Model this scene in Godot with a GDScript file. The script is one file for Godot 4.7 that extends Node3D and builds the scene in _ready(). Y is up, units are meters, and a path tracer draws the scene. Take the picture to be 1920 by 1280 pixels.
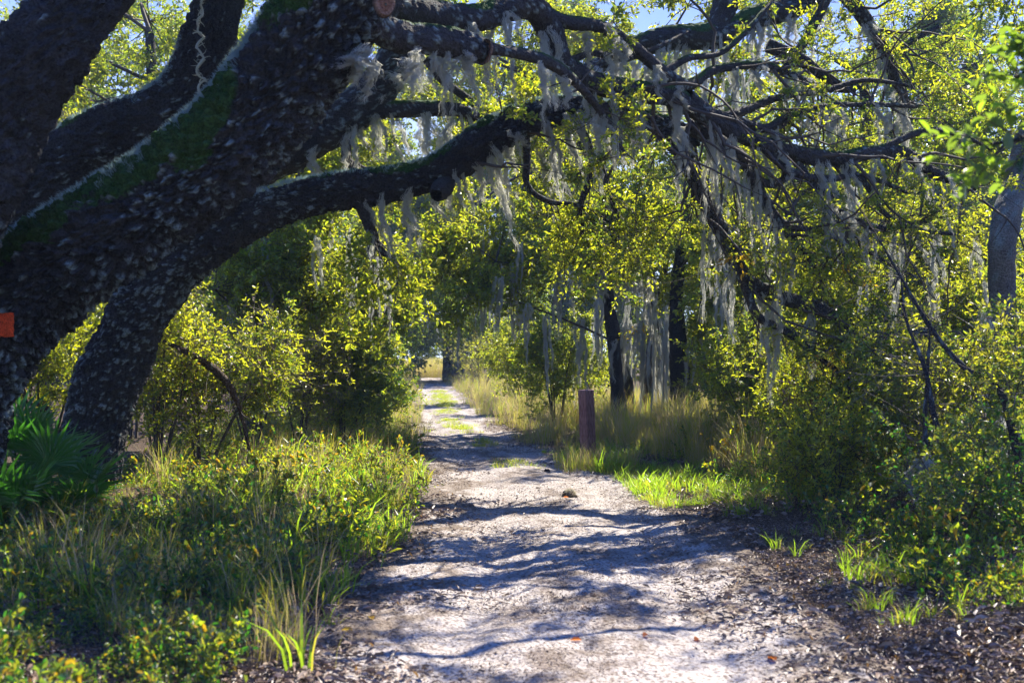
extends Node3D
# A sandy woodland trail under leaning live oaks hung with grey moss, seen against the sun.

const F := 2200.0      # focal length in pixels of the 1920 x 1280 frame
const HOR := 672.0     # row of the horizon in that frame
const EYE := 1.6

var rng := RandomNumberGenerator.new()
var view := Transform3D()
var names := {}
var M := {}
var S := {}            # shared meshes
var n1 := FastNoiseLite.new()
var n2 := FastNoiseLite.new()
var cell := FastNoiseLite.new()

# ------------------------------------------------------------------ small helpers

class MB:
	var v := PackedVector3Array()
	var n := PackedVector3Array()
	var c := PackedColorArray()
	var i := PackedInt32Array()

func lin(r: float, g: float, b: float) -> Color:
	return Color(r, g, b).linear_to_srgb()

func rr(a: float, b: float) -> float:
	return rng.randf_range(a, b)

func P(px: float, py: float, d: float) -> Vector3:
	return view * Vector3((px - 960.0) / F * d, -(py - 640.0) / F * d, -d)

func ground_at(px: float, d: float) -> Vector3:
	var x := (px - 960.0) / F * d
	return Vector3(x, height(x, -d), -d)

func rand_dir() -> Vector3:
	var z := rr(-1, 1)
	var a := rr(0, TAU)
	var s := sqrt(1.0 - z * z)
	return Vector3(s * cos(a), z, s * sin(a))

func numbered(called: String) -> String:
	var k: int = names.get(called, 0)
	names[called] = k + 1
	return called if k == 0 else "%s_%03d" % [called, k]

func thing(called: String, label: String, category: String, at: Vector3, group := "") -> Node3D:
	var o := Node3D.new()
	o.name = numbered(called)
	add_child(o)
	o.position = at
	o.set_meta("label", label)
	o.set_meta("category", category)
	if group:
		o.set_meta("group", group)
	return o

func structure(called: String, mesh: Mesh) -> MeshInstance3D:
	var o := MeshInstance3D.new()
	o.name = numbered(called)
	o.mesh = mesh
	add_child(o)
	o.set_meta("kind", "structure")
	return o

func part(called: String, mesh: Mesh, parent: Node, stuff := false) -> MeshInstance3D:
	var o := MeshInstance3D.new()
	o.name = called
	o.mesh = mesh
	parent.add_child(o, true)
	if stuff:
		o.set_meta("kind", "stuff")
	return o

func many(called: String, mesh: Mesh, where: Array, parent: Node, off := Vector3.ZERO) -> MultiMeshInstance3D:
	var mm := MultiMesh.new()
	mm.transform_format = MultiMesh.TRANSFORM_3D
	mm.mesh = mesh
	mm.instance_count = where.size()
	for k in where.size():
		var t: Transform3D = where[k]
		t.origin -= off
		mm.set_instance_transform(k, t)
	var o := MultiMeshInstance3D.new()
	o.name = called if parent != self else numbered(called)
	o.multimesh = mm
	parent.add_child(o, true)
	o.set_meta("kind", "stuff")
	return o

func commit(mb: MB, mat: Material, off := Vector3.ZERO, into: ArrayMesh = null) -> ArrayMesh:
	var m := into if into else ArrayMesh.new()
	if mb.i.size() == 0:
		return m
	var a := []
	a.resize(Mesh.ARRAY_MAX)
	if off != Vector3.ZERO:
		var w := PackedVector3Array()
		w.resize(mb.v.size())
		for k in mb.v.size():
			w[k] = mb.v[k] - off
		mb.v = w
	a[Mesh.ARRAY_VERTEX] = mb.v
	if mb.n.size() == mb.v.size():
		a[Mesh.ARRAY_NORMAL] = mb.n
	if mb.c.size() == mb.v.size():
		a[Mesh.ARRAY_COLOR] = mb.c
	a[Mesh.ARRAY_INDEX] = mb.i
	m.add_surface_from_arrays(Mesh.PRIMITIVE_TRIANGLES, a)
	m.surface_set_material(m.get_surface_count() - 1, mat)
	return m

# ------------------------------------------------------------------ terrain

const TRAIL := [[-8.0, 0.45, 1.4], [2.0, 0.45, 1.4], [5.8, 0.43, 1.38], [7.4, 0.4, 1.34], [10.7, 0.5, 1.3], [15.4, 0.34, 1.24], [18.7, -0.25, 1.1], [27.5, -1.29, 1.03], [40.0, -2.27, 1.0], [73.0, -4.8, 1.0], [107.0, -7.8, 0.95], [126.0, -13.0, 1.0], [140.0, -24.0, 1.2]]

func trail(d: float) -> Vector2:
	for k in range(1, TRAIL.size()):
		if d <= TRAIL[k][0] or k == TRAIL.size() - 1:
			var a: Array = TRAIL[k - 1]
			var b: Array = TRAIL[k]
			var t := clampf((d - a[0]) / (b[0] - a[0]), 0.0, 1.0)
			return Vector2(lerpf(a[1], b[1], t), lerpf(a[2], b[2], t))
	return Vector2.ZERO

func height(x: float, z: float) -> float:
	var p := trail(-z)
	var out := maxf(absf(x - p.x) - p.y, 0.0)
	var bank := smoothstep(0.0, 2.6, out) * 0.2
	var rut := (absf(x - p.x + n1.get_noise_1d(z * 2.0) * 0.25) / p.y - 0.52) / 0.2
	return bank - 0.035 * exp(-rut * rut) + n1.get_noise_2d(x * 3.0, z * 3.0) * 0.12 * smoothstep(0.0, 1.5, out)

func relief(x: float, z: float) -> float:
	return n1.get_noise_2d(x * 22.0, z * 22.0) * 0.022 + n2.get_noise_2d(x * 60.0, z * 60.0) * 0.012

func strip(offs: Array, rows: Array, lift: float, fine: bool, tint: Callable) -> MB:
	var mb := MB.new()
	for r in rows.size():
		var d: float = rows[r]
		var p := trail(d)
		for k in offs.size():
			var u: float = offs[k]
			var x: float = p.x + (u * p.y if absf(u) <= 1.3 else signf(u) * (1.3 * p.y + absf(u) - 1.3))
			var y := height(x, -d) + lift
			if d < 30.0 and absf(u) < 6.0:
				y += relief(x, -d) * smoothstep(30.0, 18.0, d)
			if not fine and absf(u) < 1.18:
				y -= 0.02
			mb.v.append(Vector3(x, y, -d))
			mb.c.append(tint.call(x, d, u))
			if r and k:
				var q := r * offs.size() + k
				mb.i.append_array(PackedInt32Array([q, q - offs.size() - 1, q - 1, q, q - offs.size(), q - offs.size() - 1]))
	var w := offs.size()
	for r in rows.size():
		for k in w:
			var a: Vector3 = mb.v[r * w + mini(k + 1, w - 1)] - mb.v[r * w + maxi(k - 1, 0)]
			var b: Vector3 = mb.v[mini(r + 1, rows.size() - 1) * w + k] - mb.v[maxi(r - 1, 0) * w + k]
			mb.n.append(a.cross(b).normalized())
	return mb

func soil_tint(x: float, d: float, _u: float) -> Color:
	var t := 0.5 + 0.5 * n1.get_noise_2d(x * 9.0, d * 9.0)
	var s := 0.5 + 0.5 * n2.get_noise_2d(x * 30.0, d * 30.0)
	return Color(0.13, 0.1, 0.075).lerp(Color(0.24, 0.2, 0.165), t * 0.6 + s * 0.4)

func sand_tint(x: float, d: float, u: float) -> Color:
	var t := 0.5 + 0.5 * n1.get_noise_2d(x * 12.0, d * 6.0)
	var s := 0.5 + 0.5 * n2.get_noise_2d(x * 40.0 + 90.0, d * 40.0)
	var dirt := clampf((t * 0.8 + s * 0.7 - 0.66) * 3.2, 0.0, 1.0) * 0.75
	var edge := smoothstep(0.7, 1.0, absf(u) + (s - 0.5) * 0.7 + (t - 0.5) * 0.8)
	return Color(0.4, 0.365, 0.34).lerp(Color(0.17, 0.135, 0.11), minf(1.0, dirt * (1.25 - 0.7 * exp(-pow((absf(u) - 0.52) / 0.22, 2.0))))).lerp(soil_tint(x, d, u), edge)

# ------------------------------------------------------------------ wood

func smooth_line(pts: Array, rad: Array, step: float) -> Array:
	var op := PackedVector3Array()
	var orad := PackedFloat32Array()
	for k in pts.size() - 1:
		var a: Vector3 = pts[maxi(k - 1, 0)]
		var b: Vector3 = pts[k]
		var c: Vector3 = pts[k + 1]
		var e: Vector3 = pts[mini(k + 2, pts.size() - 1)]
		var m := maxi(2, ceili(b.distance_to(c) / step))
		for j in m + (1 if k == pts.size() - 2 else 0):
			var t := float(j) / m
			op.append(b.cubic_interpolate(c, a, e, t))
			orad.append(lerpf(rad[k], rad[k + 1], t * t * (3.0 - 2.0 * t)))
	return [op, orad]

# bark: depth of the plates in metres; moss: how much of the upper side wears moss; lichen: share of pale flecks, partly painted plate highlight
func tube(mb: MB, pts: Array, rad: Array, segs: int, step: float, bark := 0.0, moss := 0.0, lichen_highlight := 0.15, tone := Color(0.07, 0.069, 0.072)) -> void:
	var line := smooth_line(pts, rad, step)
	var op: PackedVector3Array = line[0]
	var orad: PackedFloat32Array = line[1]
	var first := mb.v.size()
	var side := Vector3.ZERO
	var along := 0.0
	var shift := rr(0, 500)
	for k in op.size():
		var dir := (op[mini(k + 1, op.size() - 1)] - op[maxi(k - 1, 0)]).normalized()
		if k == 0:
			side = dir.cross(Vector3.FORWARD if absf(dir.z) < 0.8 else Vector3.RIGHT).normalized()
		else:
			side = (side - dir * side.dot(dir)).normalized()
			along += op[k].distance_to(op[k - 1])
		var up := dir.cross(side)
		var r := orad[k]
		for j in segs:
			var a := TAU * j / segs
			var o := side * cos(a) + up * sin(a)
			var q := o * r
			var e := 0.0
			var plate := 0.5
			if bark > 0.0:
				var u := Vector3(cos(a) * r, sin(a) * r, along * 0.42 + shift) * 100.0
				e = cell.get_noise_3dv(u + Vector3(n2.get_noise_3dv(u * 3.0), n2.get_noise_3dv(u * 3.0 + Vector3(50, 0, 0)), 0) * 3.0)
				plate = smoothstep(-1.0, -0.6, e)
				q += o * (plate - 0.7) * bark
				q += o * n1.get_noise_3dv(op[k] * 8.0 + o * r * 12.0) * r * 0.22
				q += o * n2.get_noise_3dv(u * 2.0) * bark * 0.6
			else:
				q += o * n2.get_noise_3dv(op[k] * 40.0 + o * 9.0) * r * 0.3
			var w := op[k] + q
			var f := 0.5 + 0.5 * n2.get_noise_3dv(w * 30.0)
			var g := n1.get_noise_3dv(w * 10.0)
			var col := tone * lerpf(0.6, 1.25, f)
			if n2.get_noise_3dv(w * 75.0 + Vector3(70, 0, 0)) + 0.8 * n1.get_noise_3dv(w * 7.0 + Vector3(0, 90, 0)) > 0.66 - lichen_highlight * 2.2 and (bark <= 0.0 or e > -0.72):
				col = Color(0.26, 0.33, 0.33) * lerpf(0.5, 1.2, f)  # pale growth plus the bluish highlight of lit plates, painted as colour
			if moss > 0.0:
				var cover := o.y * 0.75 - o.x * 0.25 + g * 0.7 + n2.get_noise_3dv(w * 14.0) * 0.45
				if cover > 1.1 - moss:
					col = Color(0.035, 0.1, 0.028).lerp(Color(0.07, 0.13, 0.045), f)
					w += o * 0.012 * (0.5 + f)
			mb.v.append(w)
			mb.c.append(Color(col.r, col.g, col.b, 1.0))
	for k in op.size():
		for j in segs:
			var a: Vector3 = mb.v[first + k * segs + (j + 1) % segs] - mb.v[first + k * segs + (j + segs - 1) % segs]
			var b: Vector3 = mb.v[first + mini(k + 1, op.size() - 1) * segs + j] - mb.v[first + maxi(k - 1, 0) * segs + j]
			mb.n.append(a.cross(b).normalized())
			if k:
				var p := first + k * segs + j
				var q := first + k * segs + (j + 1) % segs
				mb.i.append_array(PackedInt32Array([p, q, p - segs, q, q - segs, p - segs]))
	# rounded ends
	for e in [0, op.size() - 1]:
		var c := mb.v.size()
		var out: Vector3 = (op[e] - op[1 if e == 0 else e - 1]).normalized()
		mb.v.append(op[e] + out * orad[e] * 0.25)
		mb.n.append(out)
		mb.c.append(Color(tone.r, tone.g, tone.b))
		for j in segs:
			var p: int = first + e * segs + j
			var q: int = first + e * segs + (j + 1) % segs
			mb.i.append_array(PackedInt32Array([c, q, p] if e == 0 else [c, p, q]))

# a thin curved twig; returns nothing, adds a three-sided taper
func twig(mb: MB, a: Vector3, b: Vector3, c: Vector3, r0: float, r1: float, m := 4, sides := 3) -> void:
	var first := mb.v.size()
	for k in m + 1:
		var t := float(k) / m
		var p := a.lerp(b, t).lerp(b.lerp(c, t), t)
		var dir := (b - a).lerp(c - b, t).normalized()
		var s := dir.cross(Vector3(0.31, 0.2, 0.93)).normalized()
		var u := dir.cross(s)
		var r := lerpf(r0, r1, t)
		for j in sides:
			var an := TAU * j / sides
			var o := s * cos(an) + u * sin(an)
			mb.v.append(p + o * r)
			mb.n.append(o)
			if k:
				var q := first + k * sides + j
				var w := first + k * sides + (j + 1) % sides
				mb.i.append_array(PackedInt32Array([q, w, q - sides, w, w - sides, q - sides]))

# ------------------------------------------------------------------ leaves

func add_leaf(mb: MB, b: Vector3, dir: Vector3, nrm: Vector3, l: float, w: float) -> void:
	var s := dir.cross(nrm).normalized() * w
	var up := nrm.normalized()
	var f := up * w * 0.28
	var k := mb.v.size()
	mb.v.append_array(PackedVector3Array([b, b + dir * l * 0.32 + s * 0.46 + f, b + dir * l * 0.72 + s * 0.4 + f * 0.7, b + dir * l - up * l * 0.12, b + dir * l * 0.72 - s * 0.4 + f * 0.7, b + dir * l * 0.32 - s * 0.46 + f]))
	mb.i.append_array(PackedInt32Array([k, k + 1, k + 2, k, k + 2, k + 3, k, k + 3, k + 4, k, k + 4, k + 5]))

# a leafy spray about `size` long that grows from the origin along +Y
func spray(count: int, size: float, ll: float, lw: float, mats: Array, wood: Material, spread := 0.55, flat := 1.1, face := Vector3.BACK) -> ArrayMesh:
	var bufs := []
	for m in mats:
		bufs.append(MB.new())
	var wd := MB.new()
	var ribs := []
	var tip := Vector3(rr(-0.15, 0.15), 1, rr(-0.15, 0.15)) * size
	ribs.append([Vector3.ZERO, tip * 0.5 + rand_dir() * size * 0.08, tip])
	for k in maxi(3, count / 9):
		var t := rr(0.12, 0.85)
		var a: Vector3 = ribs[0][0].lerp(ribs[0][1], t).lerp(ribs[0][1].lerp(ribs[0][2], t), t)
		var d := (Vector3(rr(-1, 1), rr(0.1, 0.9), rr(-1, 1))).normalized()
		var l := size * rr(0.5, 1.0) * spread
		ribs.append([a, a + d * l * 0.5 + Vector3(0, rr(-0.1, 0.1) * l, 0), a + d * l])
	for r in ribs:
		twig(wd, r[0], r[1], r[2], 0.0035, 0.0015, 3)
	for k in count:
		var r: Array = ribs[rng.randi() % ribs.size()]
		var t := rr(0.2, 1.0)
		var a: Vector3 = r[0].lerp(r[1], t).lerp(r[1].lerp(r[2], t), t)
		var d: Vector3 = ((r[2] - r[0]).normalized() * 0.7 + rand_dir()).normalized()
		var nn := (face * flat + rand_dir()).normalized()
		nn = (nn - d * nn.dot(d)).normalized()
		var which := int(rr(0, mats.size()))
		var z := rr(0.7, 1.2)
		add_leaf(bufs[which], a, d, nn, ll * z, lw * z)
	var mesh := ArrayMesh.new()
	for k in mats.size():
		commit(bufs[k], mats[k], Vector3.ZERO, mesh)
	commit(wd, wood, Vector3.ZERO, mesh)
	return mesh

func tuft(count: int, tall: float, wide: float, spread: float, mats: Array, lean := 0.5) -> ArrayMesh:
	var bufs := []
	for m in mats:
		bufs.append(MB.new())
	for k in count:
		var mb: MB = bufs[rng.randi() % mats.size()]
		var a := rr(0, TAU)
		var o := Vector3(cos(a), 0, sin(a))
		var b := o * rr(0, spread) + Vector3(rr(-1, 1), 0, rr(-1, 1)) * spread * 0.3
		var h := tall * rr(0.5, 1.15)
		var out := o * h * lean * rr(0.1, 1.2)
		var s := o.rotated(Vector3.UP, rr(0, PI)) * wide * 0.5
		var f := mb.v.size()
		for j in 3:
			var t := j / 3.0
			var c := b + Vector3.UP * h * t * (1.0 - 0.15 * t * lean) + out * t * t
			mb.v.append(c - s * (1.0 - 0.3 * t))
			mb.v.append(c + s * (1.0 - 0.3 * t))
			if j:
				var q := f + j * 2
				mb.i.append_array(PackedInt32Array([q, q - 2, q - 1, q, q - 1, q + 1]))
		mb.v.append(b + Vector3.UP * h * (1.0 - 0.25 * lean) + out)
		mb.i.append_array(PackedInt32Array([f + 6, f + 4, f + 5]))
	var mesh := ArrayMesh.new()
	for k in mats.size():
		commit(bufs[k], mats[k], Vector3.ZERO, mesh)
	return mesh

func litter_patch(count: int, radius: float, ll: float, mats: Array) -> ArrayMesh:
	var bufs := []
	for m in mats:
		bufs.append(MB.new())
	for k in count:
		var a := rr(0, TAU)
		var r := sqrt(rng.randf()) * radius
		var d := Vector3(rr(-1, 1), rr(-0.15, 0.35), rr(-1, 1)).normalized()
		var nn := (Vector3.UP + rand_dir() * 0.6).normalized()
		nn = (nn - d * nn.dot(d)).normalized()
		var z := rr(0.5, 1.2)
		add_leaf(bufs[rng.randi() % mats.size()], Vector3(cos(a) * r, rr(0.002, 0.014), sin(a) * r), d, nn, ll * z, ll * z * rr(0.25, 0.45))
	var mesh := ArrayMesh.new()
	for k in mats.size():
		commit(bufs[k], mats[k], Vector3.ZERO, mesh)
	return mesh

# grey hanging moss, one metre long, hung from the origin: a few tails, each a bundle of strands round a wandering line
func moss_mesh(tails: int, width: float, per: int) -> ArrayMesh:
	var mb := MB.new()
	for k in tails:
		var p := Vector3(rr(-0.5, 0.5) * width, rr(-0.02, 0.03), rr(-0.3, 0.3) * width)
		var l := rr(0.35, 1.0) if k else 1.0
		var m := 16
		var centre := PackedVector3Array()
		var drift := Vector3(rr(-1, 1), 0, rr(-1, 1)) * 0.06
		for j in m + 1:
			centre.append(p)
			p += Vector3(0, -l / m, 0) + drift / m + Vector3(rr(-1, 1), 0, rr(-1, 1)) * 0.028
		var fat := rr(0.02, 0.05)
		for q in per:
			var a := rr(0, TAU)
			var o := Vector3(cos(a), 0, sin(a)) * sqrt(rng.randf())
			var j0 := int(pow(rng.randf(), 1.4) * m * 0.75)
			var j1 := mini(m, j0 + rng.randi_range(4, 9))
			var s := Vector3(rr(-1, 1), 0, rr(-1, 1)).normalized() * rr(0.0015, 0.0032)
			var f := mb.v.size()
			var stray := Vector3(rr(-1, 1), rr(-0.2, 0.6), rr(-1, 1)) * (0.07 if rng.randf() < 0.4 else 0.015)
			for j in range(j0, j1 + 1):
				var t := float(j) / m
				var r := fat * (0.35 + 1.6 * t * (1.0 - t) + 0.4 * (1.0 - t)) * (1.0 - 0.55 * t)
				var u := float(j - j0) / maxf(1.0, j1 - j0)
				var c := centre[j] + o * r + stray * u * u + Vector3(rr(-1, 1), rr(-0.5, 0.5), rr(-1, 1)) * 0.014
				mb.v.append(c - s * (1.0 - 0.75 * u))
				mb.v.append(c + s * (1.0 - 0.75 * u))
				if j > j0:
					var w := f + (j - j0) * 2
					mb.i.append_array(PackedInt32Array([w, w - 2, w - 1, w, w - 1, w + 1]))
	return commit(mb, M.moss)

# ------------------------------------------------------------------ materials

func mat(c: Color, rough := 0.8, spec := 0.5) -> StandardMaterial3D:
	var m := StandardMaterial3D.new()
	m.albedo_color = c
	m.roughness = rough
	m.metallic_specular = spec
	m.cull_mode = BaseMaterial3D.CULL_DISABLED
	return m

func leaf_mat(r: float, g: float, b: float, tr: float, tg: float, tb: float, share: float, rough := 0.43) -> StandardMaterial3D:
	var m := mat(lin(r, g, b), rough)
	m.backlight_enabled = true
	m.backlight = lin(tr * share * 2.0, tg * share * 2.0, tb * share * 2.0)
	return m

func noise_picture(size: int, freq: float, ramp: Array, octaves := 4, seed_ := 3) -> NoiseTexture2D:
	var n := FastNoiseLite.new()
	n.seed = seed_
	n.frequency = freq
	n.fractal_octaves = octaves
	var t := NoiseTexture2D.new()
	t.width = size
	t.height = size
	t.seamless = true
	t.noise = n
	if ramp:
		var g := Gradient.new()
		g.offsets = PackedFloat32Array(ramp[0])
		g.colors = PackedColorArray(ramp[1])
		t.color_ramp = g
	return t

func ground_mat(tex: Texture2D, bump: Texture2D, scale: float, depth: float) -> StandardMaterial3D:
	var m := StandardMaterial3D.new()
	m.albedo_color = Color.WHITE
	m.vertex_color_use_as_albedo = true
	m.albedo_texture = tex
	m.roughness = 0.92
	m.metallic_specular = 0.25
	m.heightmap_enabled = true
	m.heightmap_texture = bump
	m.heightmap_scale = depth
	m.uv1_triplanar = true
	m.uv1_world_triplanar = true
	m.uv1_scale = Vector3.ONE * scale
	return m

func make_materials() -> void:
	var fleck := noise_picture(1024, 0.045, [[0.0, 0.3, 0.42, 0.6, 1.0], [Color(0.45, 0.4, 0.37), Color(0.62, 0.57, 0.54), Color(0.9, 0.89, 0.88), Color(1, 1, 1), Color(1, 1, 1)]], 5, 5)
	var grit := noise_picture(1024, 0.06, [], 5, 8)
	M.sand = ground_mat(fleck, grit, 0.55, 1.6)
	M.soil = ground_mat(noise_picture(1024, 0.05, [[0.0, 0.4, 0.6, 1.0], [Color(0.35, 0.3, 0.27), Color(0.6, 0.55, 0.5), Color(0.95, 0.9, 0.85), Color(1, 1, 1)]], 5, 11), grit, 0.7, 5.0)
	M.bark = ground_mat(noise_picture(512, 0.03, [[0.0, 0.35, 0.65, 1.0], [Color(0.45, 0.45, 0.47), Color(0.75, 0.75, 0.75), Color(1, 1, 1), Color(1, 1, 1)]], 4, 21), noise_picture(512, 0.05, [], 5, 22), 2.2, 2.5)
	M.bark.roughness = 0.85
	M.twig = mat(lin(0.06, 0.05, 0.042), 0.85)
	M.pale_twig = mat(lin(0.16, 0.14, 0.12), 0.85)
	M.moss = leaf_mat(0.29, 0.31, 0.275, 1.0, 1.0, 0.9, 0.26, 0.9)
	M.fuzz = leaf_mat(0.17, 0.24, 0.23, 0.7, 1.0, 0.95, 0.14, 0.9)
	M.green = leaf_mat(0.04, 0.085, 0.032, 0.7, 0.86, 0.03, 0.34)
	M.lime = leaf_mat(0.07, 0.11, 0.03, 0.92, 0.95, 0.03, 0.4)
	M.olive = leaf_mat(0.055, 0.075, 0.035, 0.75, 0.75, 0.05, 0.24)
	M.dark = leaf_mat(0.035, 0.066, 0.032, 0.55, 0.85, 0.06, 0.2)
	M.gold = leaf_mat(0.32, 0.19, 0.015, 1.0, 0.68, 0.03, 0.28)
	M.rust = leaf_mat(0.28, 0.08, 0.015, 1.0, 0.3, 0.03, 0.3)
	M.grass = leaf_mat(0.05, 0.1, 0.012, 0.6, 0.95, 0.04, 0.34, 0.4)
	M.grass_yellow = leaf_mat(0.15, 0.14, 0.03, 0.95, 0.9, 0.08, 0.3, 0.5)
	M.straw = leaf_mat(0.36, 0.27, 0.15, 1.0, 0.78, 0.42, 0.2, 0.6)
	M.frond = leaf_mat(0.02, 0.06, 0.012, 0.25, 0.95, 0.06, 0.14, 0.4)
	M.dry = mat(lin(0.21, 0.14, 0.1), 0.5)
	M.dry_dark = mat(lin(0.11, 0.075, 0.058), 0.5)
	M.dry_pale = mat(lin(0.33, 0.25, 0.19), 0.55)
	M.dry_gold = leaf_mat(0.3, 0.17, 0.06, 1.0, 0.55, 0.12, 0.1, 0.5)

func make_shared() -> void:
	S.bright = [spray(44, 0.52, 0.085, 0.036, [M.lime, M.green, M.olive], M.twig), spray(44, 0.56, 0.08, 0.034, [M.lime, M.green, M.olive], M.twig)]
	S.fine = [spray(46, 0.42, 0.056, 0.025, [M.green, M.olive, M.dark], M.twig), spray(46, 0.42, 0.056, 0.025, [M.green, M.lime, M.lime], M.twig)]
	S.mixed = [spray(44, 0.52, 0.078, 0.034, [M.green, M.olive, M.dark], M.twig), spray(44, 0.56, 0.075, 0.032, [M.green, M.lime, M.dark], M.twig)]
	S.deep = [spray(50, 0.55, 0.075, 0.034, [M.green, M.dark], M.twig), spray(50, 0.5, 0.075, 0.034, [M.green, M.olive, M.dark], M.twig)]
	S.far = [spray(70, 1.1, 0.15, 0.065, [M.green, M.olive, M.dark], M.twig), spray(70, 1.1, 0.15, 0.065, [M.green, M.dark], M.twig)]
	S.dry = [spray(32, 0.6, 0.062, 0.026, [M.olive, M.dry, M.lime], M.pale_twig), spray(26, 0.6, 0.062, 0.024, [M.olive, M.lime], M.pale_twig)]
	S.forb = [spray(30, 0.3, 0.042, 0.024, [M.green, M.dark, M.frond], M.twig, 0.7, 0.8, Vector3.UP), spray(28, 0.26, 0.04, 0.024, [M.green, M.lime, M.lime, M.frond], M.twig, 0.7, 0.8, Vector3.UP), spray(26, 0.3, 0.045, 0.026, [M.lime, M.olive, M.green, M.green, M.gold, M.frond, M.green, M.dark], M.twig, 0.7, 0.8, Vector3.UP), spray(30, 0.28, 0.042, 0.022, [M.dark, M.frond, M.olive], M.twig, 0.7, 0.8, Vector3.UP)]
	S.grass = [tuft(14, 0.32, 0.012, 0.1, [M.grass, M.grass, M.grass_yellow], 0.7), tuft(16, 0.24, 0.011, 0.12, [M.grass, M.grass_yellow, M.straw], 1.0)]
	S.tall = [tuft(34, 0.62, 0.006, 0.12, [M.grass_yellow, M.straw, M.grass]), tuft(34, 0.7, 0.005, 0.14, [M.straw, M.straw, M.grass_yellow])]
	S.lawn = [tuft(30, 0.12, 0.006, 0.14, [M.grass, M.grass_yellow], 0.9)]
	S.litter = [litter_patch(26, 0.34, 0.055, [M.dry, M.dry_dark, M.dry_pale]), litter_patch(26, 0.34, 0.05, [M.dry, M.dry_dark, M.dry_pale, M.dry, M.dry_dark, M.dry_pale, M.dry_gold]), litter_patch(30, 0.36, 0.04, [M.dry_dark, M.dry, M.dry_dark])]
	S.crumbs = [litter_patch(16, 0.35, 0.022, [M.dry_dark, M.dry, M.dry_dark]), litter_patch(12, 0.4, 0.03, [M.dry_dark, M.dry, M.dry_pale])]
	S.fuzz = tuft(20, 0.075, 0.0035, 0.05, [M.fuzz], 0.8)
	S.moss = [moss_mesh(4, 0.25, 130), moss_mesh(2, 0.1, 150), moss_mesh(6, 0.4, 110), moss_mesh(1, 0.05, 180), moss_mesh(3, 0.16, 130), moss_mesh(2, 0.2, 140)]

# ------------------------------------------------------------------ trees

func spray_at(p: Vector3, out: Vector3, lo := 0.8, hi := 1.3) -> Transform3D:
	var y := (out.normalized() + rand_dir() * 0.7).normalized()
	var x := y.cross(Vector3.UP + rand_dir() * 0.45).normalized()
	return Transform3D(Basis(x, y, x.cross(y)) * rr(lo, hi), p)

# branches and leaves that fill a few balls: [px, py, depth, radius in m, sprays]
func crown(t: Node3D, from: Array, blobs: Array, kind: Array, lo := 0.8, hi := 1.3, bare := 1.0) -> void:
	var off := t.position
	var wood := MB.new()
	var places := []
	for k in kind:
		places.append([])
	for b in blobs:
		var c := P(b[0], b[1], b[2])
		var r: float = b[3]
		var root: Vector3 = from[0]
		for f in from.size():
			for h in 6:
				var cand: Vector3 = from[f].lerp(from[mini(f + 1, from.size() - 1)], h / 6.0)
				var aim := c - Vector3(0, 0.55 * Vector2(cand.x - c.x, cand.z - c.z).length(), 0)
				if cand.distance_to(aim) < root.distance_to(aim):
					root = cand
		var bend := root.lerp(c, 0.5) + Vector3(rr(-0.3, 0.3), rr(0.0, 0.5), rr(-0.3, 0.3)) * r
		twig(wood, root, bend, c, 0.018 * r + 0.016, 0.012 * r + 0.006, 6, 5)
		var arms := 9
		for k in arms:
			var o := rand_dir()
			o.y *= 0.85
			var tip := c + o * r * rr(0.7, 1.05)
			var mid := c.lerp(tip, 0.5) + rand_dir() * r * 0.22
			twig(wood, c, mid, tip, 0.009 * r + 0.003, 0.002 * r + 0.001, 4)
			for s in int(b[4] / arms):
				var u := rr(0.2, 1.0)
				var q := c.lerp(mid, u).lerp(mid.lerp(tip, u), u) + rand_dir() * r * 0.3 * rng.randf()
				places[rng.randi() % kind.size()].append(spray_at(q, o + Vector3(0, -0.25, 0), lo, hi))
			if bare > 1.0:
				for s in int(bare):
					var q := mid.lerp(tip, rng.randf())
					var z := q + (o + rand_dir()).normalized() * r * 0.6
					twig(wood, q, q.lerp(z, 0.5) + rand_dir() * 0.08 * r, z, 0.006, 0.002, 3)
	part("branches", commit(wood, M.twig, off), t, true)
	var c := Node3D.new()
	c.name = "crown"
	t.add_child(c)
	for k in kind.size():
		if places[k].size():
			many("foliage", kind[k], places[k], c, off)

func back_tree(called: String, label: String, base_px: float, d: float, trunk: Array, blobs: Array, kind: Array, group := "", lo := 0.8, hi := 1.3, bare := 1.0, lichen_highlight := 0.12, tone := Color(0.07, 0.069, 0.072)) -> Node3D:
	var g := ground_at(base_px, d)
	var t := thing(called, label, "tree", g, group)
	var pts := [g - Vector3(0, 0.15, 0)]
	var rad := [trunk[0][3] * 1.35]
	for q in trunk:
		pts.append(P(q[0], q[1], q[2]))
		rad.append(q[3])
	var mb := MB.new()
	tube(mb, pts, rad, 18, 0.1, 0.018, 0.25, lichen_highlight, tone)
	part("trunk", commit(mb, M.bark, g), t)
	crown(t, pts.slice(1), blobs, kind, lo, hi, bare)
	return t

# a limb drawn by [px, py, depth, width px]
func limb_line(q: Array) -> Array:
	var pts := []
	var rad := []
	for a in q:
		pts.append(P(a[0], a[1], a[2]))
		rad.append(a[3] * 0.5 * a[2] / F)
	return [pts, rad]

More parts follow.
